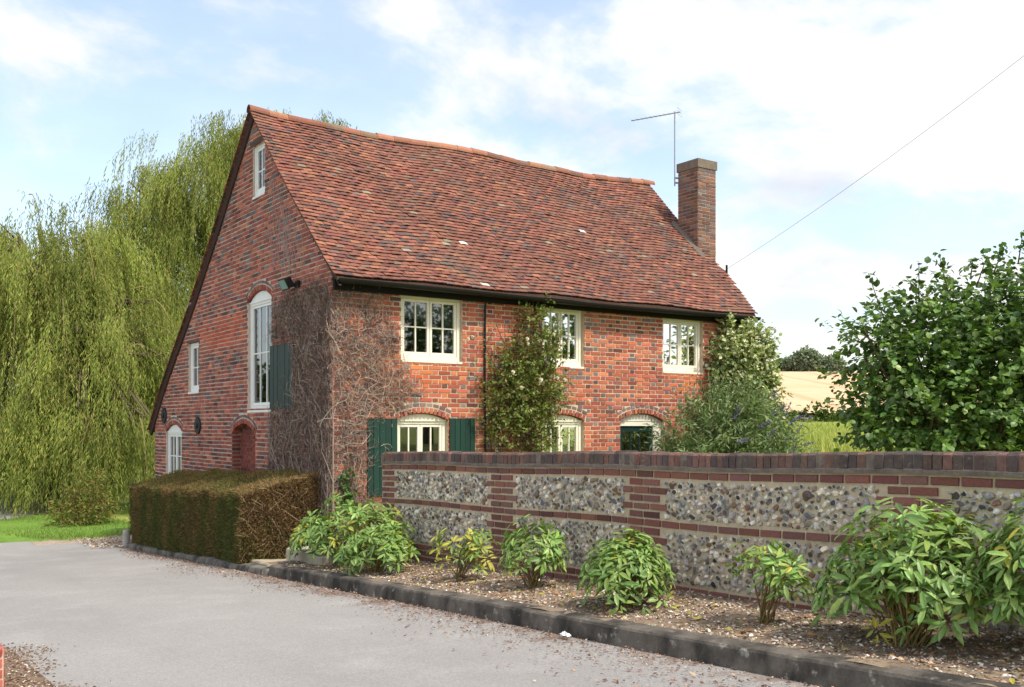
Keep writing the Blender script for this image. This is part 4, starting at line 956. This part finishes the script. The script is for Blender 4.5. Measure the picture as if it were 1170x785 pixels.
for lab, x, y, hh in (('broad garden tree opposite the front of the cottage, nearest the lane', 16.5, -14.0, 8.5), ('round garden tree opposite the front of the cottage, standing furthest from the lane', 27.0, -5.5, 7.5), ('middle one of the garden trees opposite the front of the cottage', 22.0, -12.5, 9.0)):
    z_ = float(ter_z(x, y)); lb = [((x, y, z_+hh*.62), (2.2, 2.2, hh*.30)), ((x+1.6, y+.8, z_+hh*.5), (1.6, 1.6, hh*.24)), ((x-1.7, y-.6, z_+hh*.48), (1.6, 1.6, hh*.22)), ((x+.3, y+1.6, z_+hh*.42), (1.5, 1.5, hh*.2))]
    tree('garden_tree', lab, 'tree', x, y, z_, hh, lb, 700, 7, .22, .16, OT, rt_, tw=.8, group='garden trees opposite the cottage')
# hedgerow between meadow and stubble
hr = MB(); n = 2200; X_ = 8+72*rt_.random(n); dz = rt_.random(n); D_ = 73+1.4*rt_.random(n)
hx, hy = CAM[0]+X_*RT[0]+D_*FW[0], CAM[1]+X_*RT[1]+D_*FW[1]
top = .95+.25*np.sin(X_*.9)+.2*np.sin(X_*2.3)
P = np.stack([hx, hy, np.interp(D_, FD, FZ)+dz*top-.1], 1)
spray(hr, P, P+rdir(n, rt_)*.3, 6, LEAF_O, .26, .18, [S(74, 92, 44), S(90, 106, 50), S(60, 80, 40), S(104, 116, 56)], rt_)
tag(hr.build('hedgerow', M['leafsoft']), 'low rough field hedgerow between the meadow and the stubble field', 'hedge')

# --- hazel behind the garden wall
rh = np.random.default_rng(101)
hz = thing('hazel_bush', 'large broad-leaved green hazel bush spreading behind the garden wall at right', 'bush', (4.7, 2.4, .05))
hc = lambda u, v, Z: cp_(u, v, Z)
HL = [(hc(1110, 430, 9.9), (.95, .95, .82)), (hc(1045, 425, 9.6), (.50, .50, .58)), (hc(1165, 385, 10), (.70, .70, .58)), (hc(1000, 395, 9.5), (.27, .27, .27)), (hc(1065, 395, 9.8), (.50, .50, .42)), (hc(1090, 480, 9.6), (1.05, .9, .6)), (hc(1200, 420, 9.6), (1.0, 1.0, 1.0)), (hc(1260, 400, 9.6), (.9, .9, .75)), (hc(1045, 480, 9.4), (.38, .38, .36))]
st = MB()
for l in HL:
    for q in range(4):
        e = np.array(l[0])+rdir(1, rh)[0]*np.array(l[1])*.7; b = np.array((4.7+.25*rh.standard_normal(), 2.4+.25*rh.standard_normal(), .0)); m_ = (b+e)/2+np.array((0, 0, .35))
        tube(st, [b, b*.6+m_*.4+np.array((0, 0, .15)), m_, e], [.035, .03, .022, .008], S(104, 92, 72), 6)
st.build('stem', M['wood'], hz)
fo = MB(); HP = [S(88, 116, 52), S(100, 128, 58), S(72, 100, 46), S(118, 142, 66), S(80, 108, 50)]
P, E, C_ = crown(fo, HL, 2700, 11, LEAF_O, .058, .053, HP, rh, tw=.28, upb=1.0, tilt=.5, jit=.25, droop=.3)
# shoots that stick out against the sky
sp = np.array([hc(u, v, 9.5) for u, v in ((990, 385), (1005, 350), (1030, 340), (1050, 330), (1080, 320), (1110, 310), (1140, 300), (1165, 290), (975, 420), (985, 460), (1120, 315), (1060, 345), (1020, 365), (1180, 300))])
ep = np.array([hc(u, v, 9.4) for u, v in ((958, 365), (992, 312), (1015, 338), (1050, 300), (1073, 290), (1112, 296), (1148, 280), (1168, 270), (935, 432), (948, 455), (1128, 292), (1036, 318), (985, 345), (1190, 270))])
spray(fo, sp, ep, 22, LEAF_O, .058, .053, HP, rh, upb=.9, jit=.4, bend=.1)
for a_, b_ in zip(sp, ep):
    st = MB(); tube(st, [a_-(b_-a_)*.6, a_, b_], [.008, .006, .003], S(104, 92, 60), 5); st.build('shoot', M['twig'], hz)
fo.build('foliage', M['gloss'], hz)
q = MB(); b = hc(1037, 480, 10.4); tube(q, [(b[0], b[1], -.1), (b[0], b[1], 1.57)], .03, S(150, 154, 160), 10); tube(q, [(b[0], b[1], 1.57), (b[0], b[1], 1.60)], .034, S(130, 134, 140), 10)
tag(q.build('metal_post', M['metal']), 'thin grey metal post half hidden inside the hazel bush', 'post')

# --- climbing rose
rr_ = np.random.default_rng(111)
cr = thing('climbing_rose', 'climbing rose with white blooms trained up the front wall between the windows', 'climber', (4.4, 9.5, -.3))
RL = [((4.15, 9.45, 1.35), (.58, .24, .75)), ((4.32, 9.45, 2.15), (.58, .24, .55)), ((4.46, 9.47, 2.85), (.32, .20, .46)), ((3.95, 9.45, 1.9), (.42, .2, .5)), ((4.62, 9.45, 2.12), (.36, .2, .30)), ((4.5, 9.45, 1.6), (.34, .22, .45)), ((4.2, 9.5, 2.5), (.3, .12, .35)), ((4.52, 9.5, 3.18), (.20, .15, .20)), ((4.72, 9.45, 2.75), (.2, .15, .25))]
RP = [S(112, 124, 60), S(98, 112, 56), S(126, 130, 64), S(140, 152, 76), S(116, 100, 62), S(92, 108, 54)]
fo = MB(); crown(fo, RL, 1000, 10, LEAF_N, .055, .036, RP, rr_, tw=.26, jit=.25)
n = 130; A = np.stack([3.4+1.6*rr_.random(n), 9.58-.25*rr_.random(n), 1.0+2.2*rr_.random(n)], 1); k = pn(A[:, 0], A[:, 2], .3) > .3; A = A[k]; B = A+np.stack([.2*rr_.standard_normal(len(A)), -.05*rr_.random(len(A)), .25*np.abs(rr_.standard_normal(len(A)))], 1)
spray(fo, A, B, 6, LEAF_N, .05, .032, RP, rr_)
fo.build('foliage', M['leaf'], cr)
st = MB()
for q in range(16):
    x0 = 3.95+.5*rr_.random(); p = [np.array((x0, 9.56, -.3))]
    for s_ in range(10): p.append(p[-1]+np.array((.14*rr_.standard_normal()+.02, .03*rr_.standard_normal(), .34))); p[-1][1] = min(9.62, max(9.4, p[-1][1]))
    tube(st, p, np.linspace(.014, .005, 11), S(92, 72, 54), 5)
n = 260; P, C_, d, R_ = lobe_points(RL, n, rr_, .5, 1.0); sticks(st, P, P+.3*rdir(n, rr_)*np.array((1, .4, 1)), .003, .002, pick([S(110, 84, 62), S(90, 64, 50)], n, .1, rr_))
st.build('stem', M['twig'], cr)
PET = (np.array([(0, 0, 0), (.5, -.5, .25), (1, -.3, .55), (1, .3, .55), (.5, .5, .25)], float), np.array([(0, 1, 2, 3, 4)]))
for (x, z, s) in ((3.18, 2.83, .04), (3.26, 2.87, .04), (4.03, 2.85, .045), (3.76, 2.33, .05), (4.28, 2.23, .055), (3.92, 2.1, .045), (4.62, 2.27, .04), (4.76, 2.24, .045), (4.75, 2.82, .04), (4.85, 2.95, .04), (4.55, 2.95, .035), (5.25, 1.92, .045), (4.05, 2.78, .035), (4.1, 1.75, .03)):
    f = MB(); m = 14; aa = np.arange(m)*2.4; el = np.linspace(.2, 1.2, m); d = np.stack([np.cos(aa)*np.cos(el), -np.sin(el)*.8-.2, np.sin(aa)*np.cos(el)], 1)
    y = 9.10 if x > 3.5 else 9.45
    inst(f, *PET, np.tile((x, y, z), (m, 1)), d, np.tile((0, -1., .3), (m, 1)), np.full(m, s), pick([S(236, 226, 214), S(240, 232, 226)], m, .03, rr_)); f.build('flower', M['petal'], cr)

# --- variegated climber on the far corner, butterfly bush in front of it
rv = np.random.default_rng(121)
vc = thing('variegated_climber', 'variegated cream and green climber covering the far front corner of the cottage', 'climber', (9.2, 9.4, -.3))
VL = [((9.05, 9.40, 2.9), (.45, .28, .55)), ((9.35, 9.40, 2.5), (.55, .32, .6)), ((9.5, 9.40, 1.9), (.58, .35, .6)), ((9.0, 9.42, 2.15), (.45, .25, .5)), ((9.55, 9.45, 2.95), (.30, .3, .38)), ((9.6, 9.4, 1.3), (.5, .4, .6)), ((9.25, 9.4, .7), (.6, .35, .8))]
VPL = [S(176, 178, 128), S(192, 192, 150), S(136, 148, 90), S(108, 126, 72), S(204, 202, 168), S(122, 138, 80)]
fo = MB(); crown(fo, VL, 2300, 9, LEAF_O, .072, .055, VPL, rv, tw=.24, jit=.2); fo.build('foliage', M['leaf'], vc)
st = MB(); n = 14
for q in range(n):
    e = np.array(VL[q % len(VL)][0])+.2*rv.standard_normal(3)*np.array((1, .3, 1)); tube(st, [(9.2+.1*rv.standard_normal(), 9.56, -.3), (9.25, 9.5, e[2]*.5), e], [.02, .015, .006], S(100, 88, 70), 5)
st.build('stem', M['twig'], vc)
rb = np.random.default_rng(131)
bb = thing('butterfly_bush', 'butterfly bush with purple flower spikes in front of the far corner', 'bush', (7.9, 8.55, -.25))
BL = [((7.5, 8.65, 1.05), (.75, .6, .75)), ((8.2, 8.6, 1.15), (.85, .6, .85)), ((8.75, 8.6, 1.0), (.6, .6, .8)), ((7.9, 8.6, 1.7), (.55, .45, .45)), ((8.2, 8.7, .5), (1.3, .7, .8)), ((7.05, 8.7, .7), (.45, .5, .6))]
BPL = [S(98, 118, 70), S(114, 132, 84), S(86, 106, 64), S(128, 142, 98), S(140, 152, 110)]
fo = MB(); P, E, C_ = crown(fo, BL, 2000, 11, LEAF_N, .105, .028, BPL, rb, tw=.42, jit=.15, droop=.35); fo.build('foliage', M['leaf'], bb)
st = MB()
for q in range(26):
    k = rb.integers(0, len(E)); tube(st, [(7.95+.2*rb.standard_normal(), 8.6+.2*rb.standard_normal(), -.3), tuple((np.array((7.95, 8.6, .3))+E[k])/2), tuple(E[k])], [.014, .01, .004], S(120, 112, 86), 5)
st.build('stem', M['twig'], bb)
FLW = [(8.40, 1.98), (8.62, 1.72), (8.55, 1.55), (8.78, 1.62), (8.85, 1.40), (8.30, 1.72), (8.9, 1.20), (8.2, 1.05), (8.75, 1.05), (7.9, 1.50), (8.05, 1.32), (8.62, 1.28), (7.25, 1.62), (8.95, 1.62), (7.7, .98), (7.35, 1.25)]
for i, (x, z) in enumerate(FLW):
    f = MB(); m = 60; t = rb.random(m); dv_ = unit(np.array((.3*rb.standard_normal()+.3, -.35, .75*rb.random()-.1))); Ls = .17+.10*rb.random()
    base = np.array((x, 7.88+.10*rb.standard_normal(), z)); P = base+dv_*(t*Ls)[:, None]+rdir(m, rb)*(.030*(1-.75*t))[:, None]
    inst(f, *LEAF_N, P, rdir(m, rb), rdir(m, rb), np.full(m, .022)*np.array(1.), pick([S(112, 96, 150), S(130, 112, 164), S(98, 82, 128)], m, .1, rb)); f.build('flower_spike', M['petal'], bb)

# --- dead creeper on the near corner
rd_ = np.random.default_rng(141)
dc = thing('dead_creeper', 'dead grey-brown creeper stems matted over the near corner of the cottage', 'climber', (1.0, 9.6, -.4))
TP = [S(134, 114, 102), S(116, 98, 88), S(150, 130, 116), S(100, 84, 76), S(170, 152, 136)]
def creeper(P, amin, amax, zmin, zmax, dens, n, side):
    mb = MB()
    a = amin+(amax-amin)*rd_.random(n); z = zmin+(zmax-zmin)*rd_.random(n)
    k = rd_.random(n) < dens(a, z); a, z = a[k], z[k]; n = len(a)
    th = rd_.normal(math.pi/2, .9, n); d = .012+.055*rd_.random(n)**1.5
    pa, pz, pd = a.copy(), z.copy(), d.copy()
    colr = pick(TP, n, .16, rd_); ln = .03+.05*rd_.random(n); rad = .0028+.0026*rd_.random(n)
    for s_ in range(4):
        th = th+.75*rd_.standard_normal(n); na, nz = pa+np.cos(th)*ln, pz+np.sin(th)*ln; nd = np.clip(pd+.014*rd_.standard_normal(n), .008, .11)
        na = np.maximum(na, amin-.03) if side else na
        sticks(mb, P(pa, pz, pd), P(na, nz, nd), rad, rad*.8, colr); pa, pz, pd, rad = na, nz, nd, rad*.8
    # main stems
    for q in range(int((amax-amin)*9)):
        a0 = amin+(amax-amin)*rd_.random(); zz = zmin; pts = []; th = math.pi/2; d0 = .045+.035*rd_.random()
        while zz < zmax*(.5+.5*rd_.random())+.3 and len(pts) < 40:
            if dens(np.array([a0]), np.array([zz]))[0] < .12 and len(pts) > 6: break
            pts.append((a0, zz, d0)); th = .6*th+.4*math.pi/2+.35*rd_.standard_normal(); a0 = min(max(a0+.12*math.cos(th), amin), amax); zz += .12*abs(math.sin(th))
        if len(pts) > 3:
            pts = np.array(pts); tube(mb, P(pts[:, 0], np.minimum(pts[:, 1], zmax), pts[:, 2]), np.linspace(.013, .003, len(pts)), pick(TP, 1, .1, rd_)[0]*.95, 4)
    # pale loose loops
    for q in range(int((amax-amin)*20)):
        a0 = amin+(amax-amin)*.9*rd_.random(); zz = zmin+(zmax-zmin)*(.3+.6*rd_.random())
        if dens(np.array([a0]), np.array([zz]))[0] < .3: continue
        m = 8; t = np.linspace(0, 1, m); L_ = .3+.4*rd_.random(); an = rd_.uniform(0, 6.28)
        tube(mb, P(a0+np.cos(an)*L_*t+.05*np.sin(t*5), zz+np.sin(an)*L_*t+.06*np.sin(t*6+an), .03+.07*np.sin(t*3.1)), .0032, S(176, 160, 142), 4)
    return mb
fr_edge = lambda z: 2.12+.10*np.sin(z*3.1)+.12*np.sin(z*7.3)+np.where(z < 2.4, .25*np.sin((z-1.2)*2.0), 0)
dF = lambda a, z: np.clip(1.15*smooth(fr_edge(z)+.12, fr_edge(z)-.45, a)*(.45+.8*pn(a*3, z*2, 2.)), 0, 1)
# keep clear of the window and shutter
dF2 = lambda a, z: dF(a, z)*np.where((a > 1.58) & (z < 1.66) & (z > .45), .12, 1)*np.where((a > 2.14) & (z > 2.46), 0, 1)*.8
creeper(FRONT, 1.05, 2.75, -.35, 3.46, dF2, 8200, 1).build('stem', M['twig'], dc)
gl_edge = lambda z: np.interp(z, [-1, .3, 1.2, 1.78, 3.3, 3.5], [12.6, 12.4, 12.0, 11.90, 11.92, 11.6])+.10*np.sin(z*5.)
dG = lambda a, z: np.clip(1.3*smooth(gl_edge(z)+.05, gl_edge(z)-.30, a)*(.75+.4*pn(a*3, z*2, 6.)), 0, 1)*smooth(3.62, 3.35, z+.06*np.sin(a*6))*np.where((a > 10.97) & (a < 11.94) & (z > 1.75) & (z < 2.82), .02, 1)
creeper(GABLE, 9.65, 12.6, -.6, 3.6, dG, 14000, 1).build('stem', M['twig'], dc)
th_ = MB(); n = 150; yb = np.array([10.6, 11.1, 11.4, 11.55])
for q in range(34):  # old tendril marks higher up the gable
    a0 = 10.4+1.4*rd_.random(); zz = 3.75+.5*rd_.random(); m = 10; t = np.linspace(0, 1, m); L_ = .4+.9*rd_.random()
    zt = zz+L_*t; aa = a0+.35*t+.03*np.sin(t*9+q); ok = np.array([aa[i] > roof_y(zt[i], 0)+.15 for i in range(m)])
    if ok.all(): tube(th_, GABLE(aa, zt, np.full(m, .012)), .0035, S(160, 148, 140), 4)
th_.build('tendril', M['twig'], dc)
iv = MB(); n = 90; A = np.stack([1.15+.2*rd_.random(n), np.full(n, 9.58), .35+.5*rd_.random(n)], 1)
spray(iv, A, A+.08*rdir(n, rd_), 2, LEAF_O, .05, .045, [S(60, 92, 40), S(74, 108, 48)], rd_); iv.build('ivy_sprig', M['leaf'], dc)

# --- clipped hedge against the gable
rg = np.random.default_rng(151)
hd = thing('clipped_hedge', 'low clipped conifer hedge, green in front and brown at its end, under the gable', 'hedge', (.5, 13.5, -.6))
HY0, HY1, HX0, HX1 = 10.42, 16.75, .06, 1.02
def hend(x): return HY0-.50*(np.asarray(x, float)-HX0)
def htop(x, y): return .565-.035*(y-10.4)+.28*(x-HX0)/(HX1-HX0)+.03*np.sin(y*2.1)*np.sin(x*4)+.02*np.sin(y*5.3)
def hfront(y, z): return HX0+.03*np.sin(y*1.7)+.012*np.sin(y*4.1+z*5)+.010*np.sin(y*7.7-z*9)+.008*np.sin(y*13.+z*4)+.06*smooth(16.2, 16.8, y)
core = MB(); ys = np.linspace(HY0+.06, HY1-.05, 40)
V = []
for y in ys:
    zb = float(road_z(y))+.05
    y2 = y-.49*(1-(y-HY0)/(HY1-HY0)); V += [(hfront(y, 0)+.05, y, zb), (hfront(y, 0)+.05, y, htop(HX0, y)-.05), (HX1-.02, y2, htop(HX1, y)-.05), (HX1-.02, y2, zb)]
core.add(V, [(4*i+j, 4*i+4+j, 4*i+4+(j+1) % 4, 4*i+(j+1) % 4) for i in range(39) for j in range(4)]+[(0, 1, 2, 3), (156, 157, 158, 159)], S(52, 46, 32))
core.build('core', M['twig'], hd)
GRN = [S(106, 108, 64), S(92, 96, 58), S(120, 116, 70), S(82, 86, 54)]; BRN = [S(150, 122, 84), S(132, 106, 76), S(166, 138, 94), S(114, 94, 70)]; OLV = [S(136, 130, 76), S(120, 120, 70), S(150, 138, 82)]
fo = MB()
n = 62000; y = HY0+(HY1-HY0)*rg.random(n); zb = road_z(y)+.06; z = zb+(htop(HX0, y)-zb)*rg.random(n)
x = hfront(y, z)+.05*rg.random(n)
_hy = np.arange(9.5, 17.5, .09); _hv = np.convolve(rg.random(len(_hy)+4), np.ones(5)/5, 'valid')
brown = np.clip((np.interp(y+.05*np.sin(z*6), _hy, _hv)-.36)*2.2*(.6+.7*pn(y*2, z*4, 3.))+.5*smooth(10.9, 10.4, y)+.6*smooth(htop(HX0, y)-.14, htop(HX0, y), z), 0, 1)
k = rg.random(n) < brown; cols = pick(GRN, n, .16, rg); cols[k] = pick(BRN, k.sum(), .14, rg)*.85
s = .6+.7*rg.random(n)
inst(fo, *LEAF_N, np.stack([x, y, z], 1), np.stack([-.55-.4*rg.random(n), .5*rg.standard_normal(n), .3+.6*rg.standard_normal(n)], 1), rdir(n, rg), np.stack([.055*s, .011*s, .05*s], 1), cols)
n = 28000; x = HX0+(HX1-HX0)*rg.random(n); y = hend(x)+(HY1-hend(x))*rg.random(n); z = htop(x, y)-.03*rg.random(n)
pb = np.clip(pn(x*3, y*1.8, 4.)*1.1-.1+.5*smooth(11.4, 10.4, y), 0, 1); k = rg.random(n) < pb; cols = pick(OLV+GRN, n, .14, rg); cols[k] = pick(BRN+[S(150, 128, 78)], k.sum(), .12, rg); s = .6+.7*rg.random(n)
inst(fo, *LEAF_N, np.stack([x, y, z], 1), np.stack([.7*rg.standard_normal(n), .7*rg.standard_normal(n), .35+.5*rg.random(n)], 1), rdir(n, rg), np.stack([.05*s, .012*s, .05*s], 1), cols)
n = 20000; x = HX0+(HX1-HX0+.06)*rg.random(n); zb = float(road_z(10.4))+.1; z = zb+(htop(x, HY0)-zb)*rg.random(n); y = hend(x)+.09*rg.random(n)+.03*np.sin(x*9)*np.sin(z*8)
low = np.clip((.0-z)*1.2+pn(x*5, z*5, 2.)*.7-.1, 0, .75); k = rg.random(n) < low; cols = pick(BRN+[S(160, 132, 98), S(142, 114, 84)], n, .15, rg); cols[k] = pick(GRN+OLV, k.sum(), .15, rg); s = .6+.7*rg.random(n)
inst(fo, *LEAF_N, np.stack([x, y, z], 1), np.stack([.5*rg.standard_normal(n), -.6-.5*rg.random(n), .3+.6*rg.standard_normal(n)], 1), rdir(n, rg), np.stack([.06*s, .011*s, .05*s], 1), cols)
n = 9000; z = -.6+1.*rg.random(n); x = HX0+(HX1-HX0)*rg.random(n); y = HY1-.06*rg.random(n); s = .6+.7*rg.random(n)
inst(fo, *LEAF_N, np.stack([x, y, z], 1), np.stack([.5*rg.standard_normal(n), .6+.5*rg.random(n), .3+.6*rg.standard_normal(n)], 1), rdir(n, rg), np.stack([.055*s, .011*s, .05*s], 1), pick(GRN, n, .15, rg))
fo.build('foliage', M['leafsoft'], hd)
tw = MB(); n = 480; x = HX0+.05+(HX1-HX0-.05)*rg.random(n); z = -.35+(htop(x, HY0)+.35)*rg.random(n); A = np.stack([x, hend(x)+.05, z], 1)
B = A+np.stack([.13*rg.standard_normal(n), -.03-.06*rg.random(n), .13*rg.standard_normal(n)], 1); sticks(tw, A, B, .0035, .002, pick([S(150, 124, 92), S(120, 98, 74), S(178, 156, 122)], n, .1, rg))
tw.build('twig', M['twig'], hd)
q = MB(); zz = float(road_z(16.9)); n = 14
tube(q, [(.0, 16.72, zz-.1), (.0, 16.72, zz+.30), (.0, 16.72, zz+.34)], [.07, .065, .05], S(168, 162, 150), 14); tag(q.build('stone_bollard', M['slab']), 'short pale stone bollard at the far end of the hedge', 'bollard')

# --- leafy plants along the wall
def peony(label, x, y, R, Hh, nros, L_, seed, yel=.1, flat=.5, lobes=None, stemc=S(146, 128, 78), gap=0.0, low=.25, nst=.26):
    r = np.random.default_rng(seed); zg = float(road_z(y))+.16+.06*x-.02; nros = int(nros*1.9); L_ *= .63
    t = thing('peony', label, 'plant', (x, y, zg), 'leafy plants along the garden wall')
    if lobes is None: lobes = [(0, 0, 1.0, 1.0)]
    fo = MB(); stm = MB(); C_ = []; cols_ = []; A, B, Mid = [], [], []
    for i in range(nros):
        lx, ly, lr, lh = lobes[r.integers(0, len(lobes))]
        an = r.uniform(0, 2*math.pi); q = math.sqrt(r.random()); px, py = math.cos(an)*q, math.sin(an)*q
        domez = math.sqrt(max(0, 1-q**2.4))
        f = 1-.55*r.random()**2.2
        pz = Hh*lh*(low+(1-low)*domez)*f*r.uniform(.80, 1.12)
        c = np.array((x+lx+px*R*lr*(.75+.25*f), y+ly+py*R*lr*(.75+.25*f), zg+pz))
        C_.append((c, np.array((px, py, .35+domez*.5))))
    n = len(C_); c = np.array([q[0] for q in C_]); o = unit(np.array([q[1] for q in C_]))
    base = np.stack([x+.10*R*r.standard_normal(n), y+.10*R*r.standard_normal(n), np.full(n, zg-.02)], 1)
    mid = base*.45+c*.55+np.array((0, 0, .08)); k = r.random(n) < nst
    sc = pick([stemc, stemc*.8, S(120, 110, 62)], n, .12, r)
    sticks(stm, base[k], mid[k], .007, .0055, sc[k], 5); sticks(stm, mid[k], c[k], .0055, .003, sc[k], 4)
    nl = 9; an = np.arange(nl)/nl*2*np.pi
    ex = unit(np.cross(o, np.tile((0, 0, 1.), (n, 1))+.01)); ey = np.cross(o, ex)
    ph = r.random(n)*6.28
    aa = an[None]+ph[:, None]+.25*r.standard_normal((n, nl))
    D = (np.cos(aa)[..., None]*ex[:, None]+np.sin(aa)[..., None]*ey[:, None])+o[:, None]*(.15+.25*r.random((n, nl)))[..., None]; D[..., 2] -= .06
    D = unit(D).reshape(-1, 3); P = np.repeat(c, nl, 0)+D*.02+.012*r.standard_normal((n*nl, 3)); up = np.repeat(o, nl, 0)+np.array((0, 0, .5))+.35*r.standard_normal((n*nl, 3))
    s = L_*(.5+.75*r.random(n*nl))*np.repeat(r.uniform(.75, 1.2, n), nl); pal = [S(112, 142, 64), S(124, 154, 74), S(98, 130, 60), S(138, 164, 86), S(130, 150, 68)]
    cols = pick(pal, n*nl, .11, r)*np.repeat((1+.14*r.standard_normal(n)).clip(.65, 1.4), nl)[:, None]
    yk = np.repeat(r.random(n) < yel, nl) & (r.random(n*nl) < .8); cols[yk] = pick([S(176, 168, 56), S(164, 160, 60), S(150, 156, 60)], yk.sum(), .1, r)
    inst(fo, *LEAF_L, P, D, up, np.stack([s, s*.31, s*.7], 1), cols)
    fo.build('foliage', M['gloss'], t, smooth=False); stm.build('stem', M['twig'], t)
    return t
peony('largest leafy peony clump sprawling over the stone step near the hedge', .70, 8.05, .62, .86, 130, .185, 1, .16, lobes=[(0, .1, 1., 1.), (-.1, .45, .8, .8), (.05, -.35, .75, .85), (-.2, .95, .5, .55)])
peony('lower bright peony drooping over the kerb just in front of the largest clump', .45, 7.1, .38, .50, 60, .17, 2, .06, lobes=[(0, 0, 1, 1), (.1, -.25, .75, 1.05), (-.12, .2, .7, .8)])
peony('thin yellowing peony in front of the second brick pier from the cottage', .72, 5.72, .33, .50, 24, .15, 3, .55, low=.6, stemc=S(140, 112, 72), lobes=[(0, .0, 1, .95), (.1, -.25, .6, 1.05)])
peony('pale drooping peony right of the yellowing one, on reddish stems', .74, 4.42, .31, .60, 40, .155, 4, .08, low=.55, stemc=S(136, 104, 76))
peony('dense rounded dark green peony touching the gravel beside the third pier', .60, 2.92, .38, .56, 95, .155, 5, .07, low=.12)
peony('small leggy peony with a yellow leaf, its brown base showing', .62, 1.50, .26, .58, 28, .14, 6, .22, low=.58, stemc=S(126, 96, 64), lobes=[(0, 0, 1, 1), (.05, -.18, .7, .95)])
peony('tallest upright peony with many bare stems at its foot, near the right edge', .68, .40, .46, .84, 125, .175, 7, .05, low=.28, lobes=[(0, 0, 1, 1), (.0, .25, .7, .8), (.05, -.25, .75, .95)])
peony('dark green peony cut by the right edge of the picture', .85, -.42, .42, .84, 80, .17, 8, .06, low=.3)
# fallen leaves in the bed
mb = MB(); n = 420; x = .2+.9*r5.random(n); y = -.5+9*r5.random(n)
inst(mb, *LEAF_O, np.stack([x, y, road_z(y)+.155+.06*x], 1), rdir(n, r5)*np.array((1, 1, .1)), unit(np.stack([.3*r5.standard_normal(n), .3*r5.standard_normal(n), np.ones(n)], 1)), np.stack([np.full(n, .06), np.full(n, .03), np.full(n, .06)], 1), pick([S(160, 112, 70), S(150, 140, 60), S(120, 88, 62)], n, .1, r5))
tag(mb.build('fallen_leaves', M['litterleaf']), 'brown and yellow fallen leaves lying in the flower bed', 'leaves', kind='stuff')

# --- low shrub on the verge under the willow
rs = np.random.default_rng(161)
sh = thing('verge_shrub', 'scruffy green and rusty shrub on the grass under the willow', 'shrub', (.35, 22.3, -.95))
SL = [((.35, 22.3, -.55), (.5, .5, .45)), ((.6, 22.5, -.25), (.35, .35, .45)), ((.05, 22.0, -.65), (.4, .4, .3))]
fo = MB(); crown(fo, SL, 420, 9, LEAF_N, .09, .035, [S(120, 124, 54), S(104, 112, 50), S(134, 102, 58), S(96, 110, 46)], rs, tw=.35, jit=.2); fo.build('foliage', M['leaf'], sh)
st = MB(); A = np.tile((.35, 22.3, -.95), (14, 1))+.1*rs.standard_normal((14, 3))*np.array((1, 1, 0)); sticks(st, A, A+np.stack([.3*rs.standard_normal(14), .3*rs.standard_normal(14), .4+.5*rs.random(14)], 1), .012, .005, S(110, 84, 60)); st.build('stem', M['twig'], sh)

# --- grass blades
BL_ = (np.array([(0, -.5, 0), (0, .5, 0), (.6, .3, .12), (.6, -.3, .12), (1, 0, .35)], float), np.array([(0, 1, 2, 3)])); 
def blades(name, label, x, y, z, hmin, hmax, w, pal, r, lean=.35):
    n = len(x); mb = MB(); d = np.stack([lean*r.standard_normal(n), lean*r.standard_normal(n), np.ones(n)], 1); hh = hmin+(hmax-hmin)*r.random(n)
    tv = np.array([(0, -.5, 0), (0, .5, 0), (.55, .35, .04), (.55, -.35, .04), (1, .02, .16), (1, -.02, .16)], float); tf = np.array([(0, 1, 2, 3), (3, 2, 4, 5)])
    inst(mb, tv, tf, np.stack([x, y, z], 1), d, rdir(n, r), np.stack([hh, np.full(n, w), hh], 1), pick(pal, n, .15, r))
    return tag(mb.build(name, M['leafsoft']), label, 'grass', kind='stuff')
n = 30000; x = -2.2+8*rs.random(n); y = 18.8+9*rs.random(n); k = (y > 18.75+1.7*smooth(-.6, -1.6, x)+.25*np.sin(x*2)) & (y < 25.1+.9*(x+1)) & (x > -2.3); x, y = x[k], y[k]
blades('verge_grass', 'short bright green grass on the verge under the willow', x, y, road_z(y)+.04, .04, .11, .012, [S(104, 130, 58), S(118, 140, 66), S(94, 118, 52), S(134, 146, 80)], rs)
n = 60000; u = rs.random(n); D_ = 17+46*u**1.5; X_ = 5.0+rs.random(n)*(D_*.62); x, y = CAM[0]+X_*RT[0]+D_*FW[0], CAM[1]+X_*RT[1]+D_*FW[1]
k = ~((x < 10.3) & (y > 9)); x, y, D_ = x[k], y[k], D_[k]
blades('meadow_grass', 'tall yellow-green meadow grass beyond the garden wall', x, y, ter_z(x, y)-.03, .25, .65, .035, [S(168, 174, 92), S(182, 184, 104), S(146, 158, 78), S(194, 188, 120), S(128, 146, 70)], rs, .3)
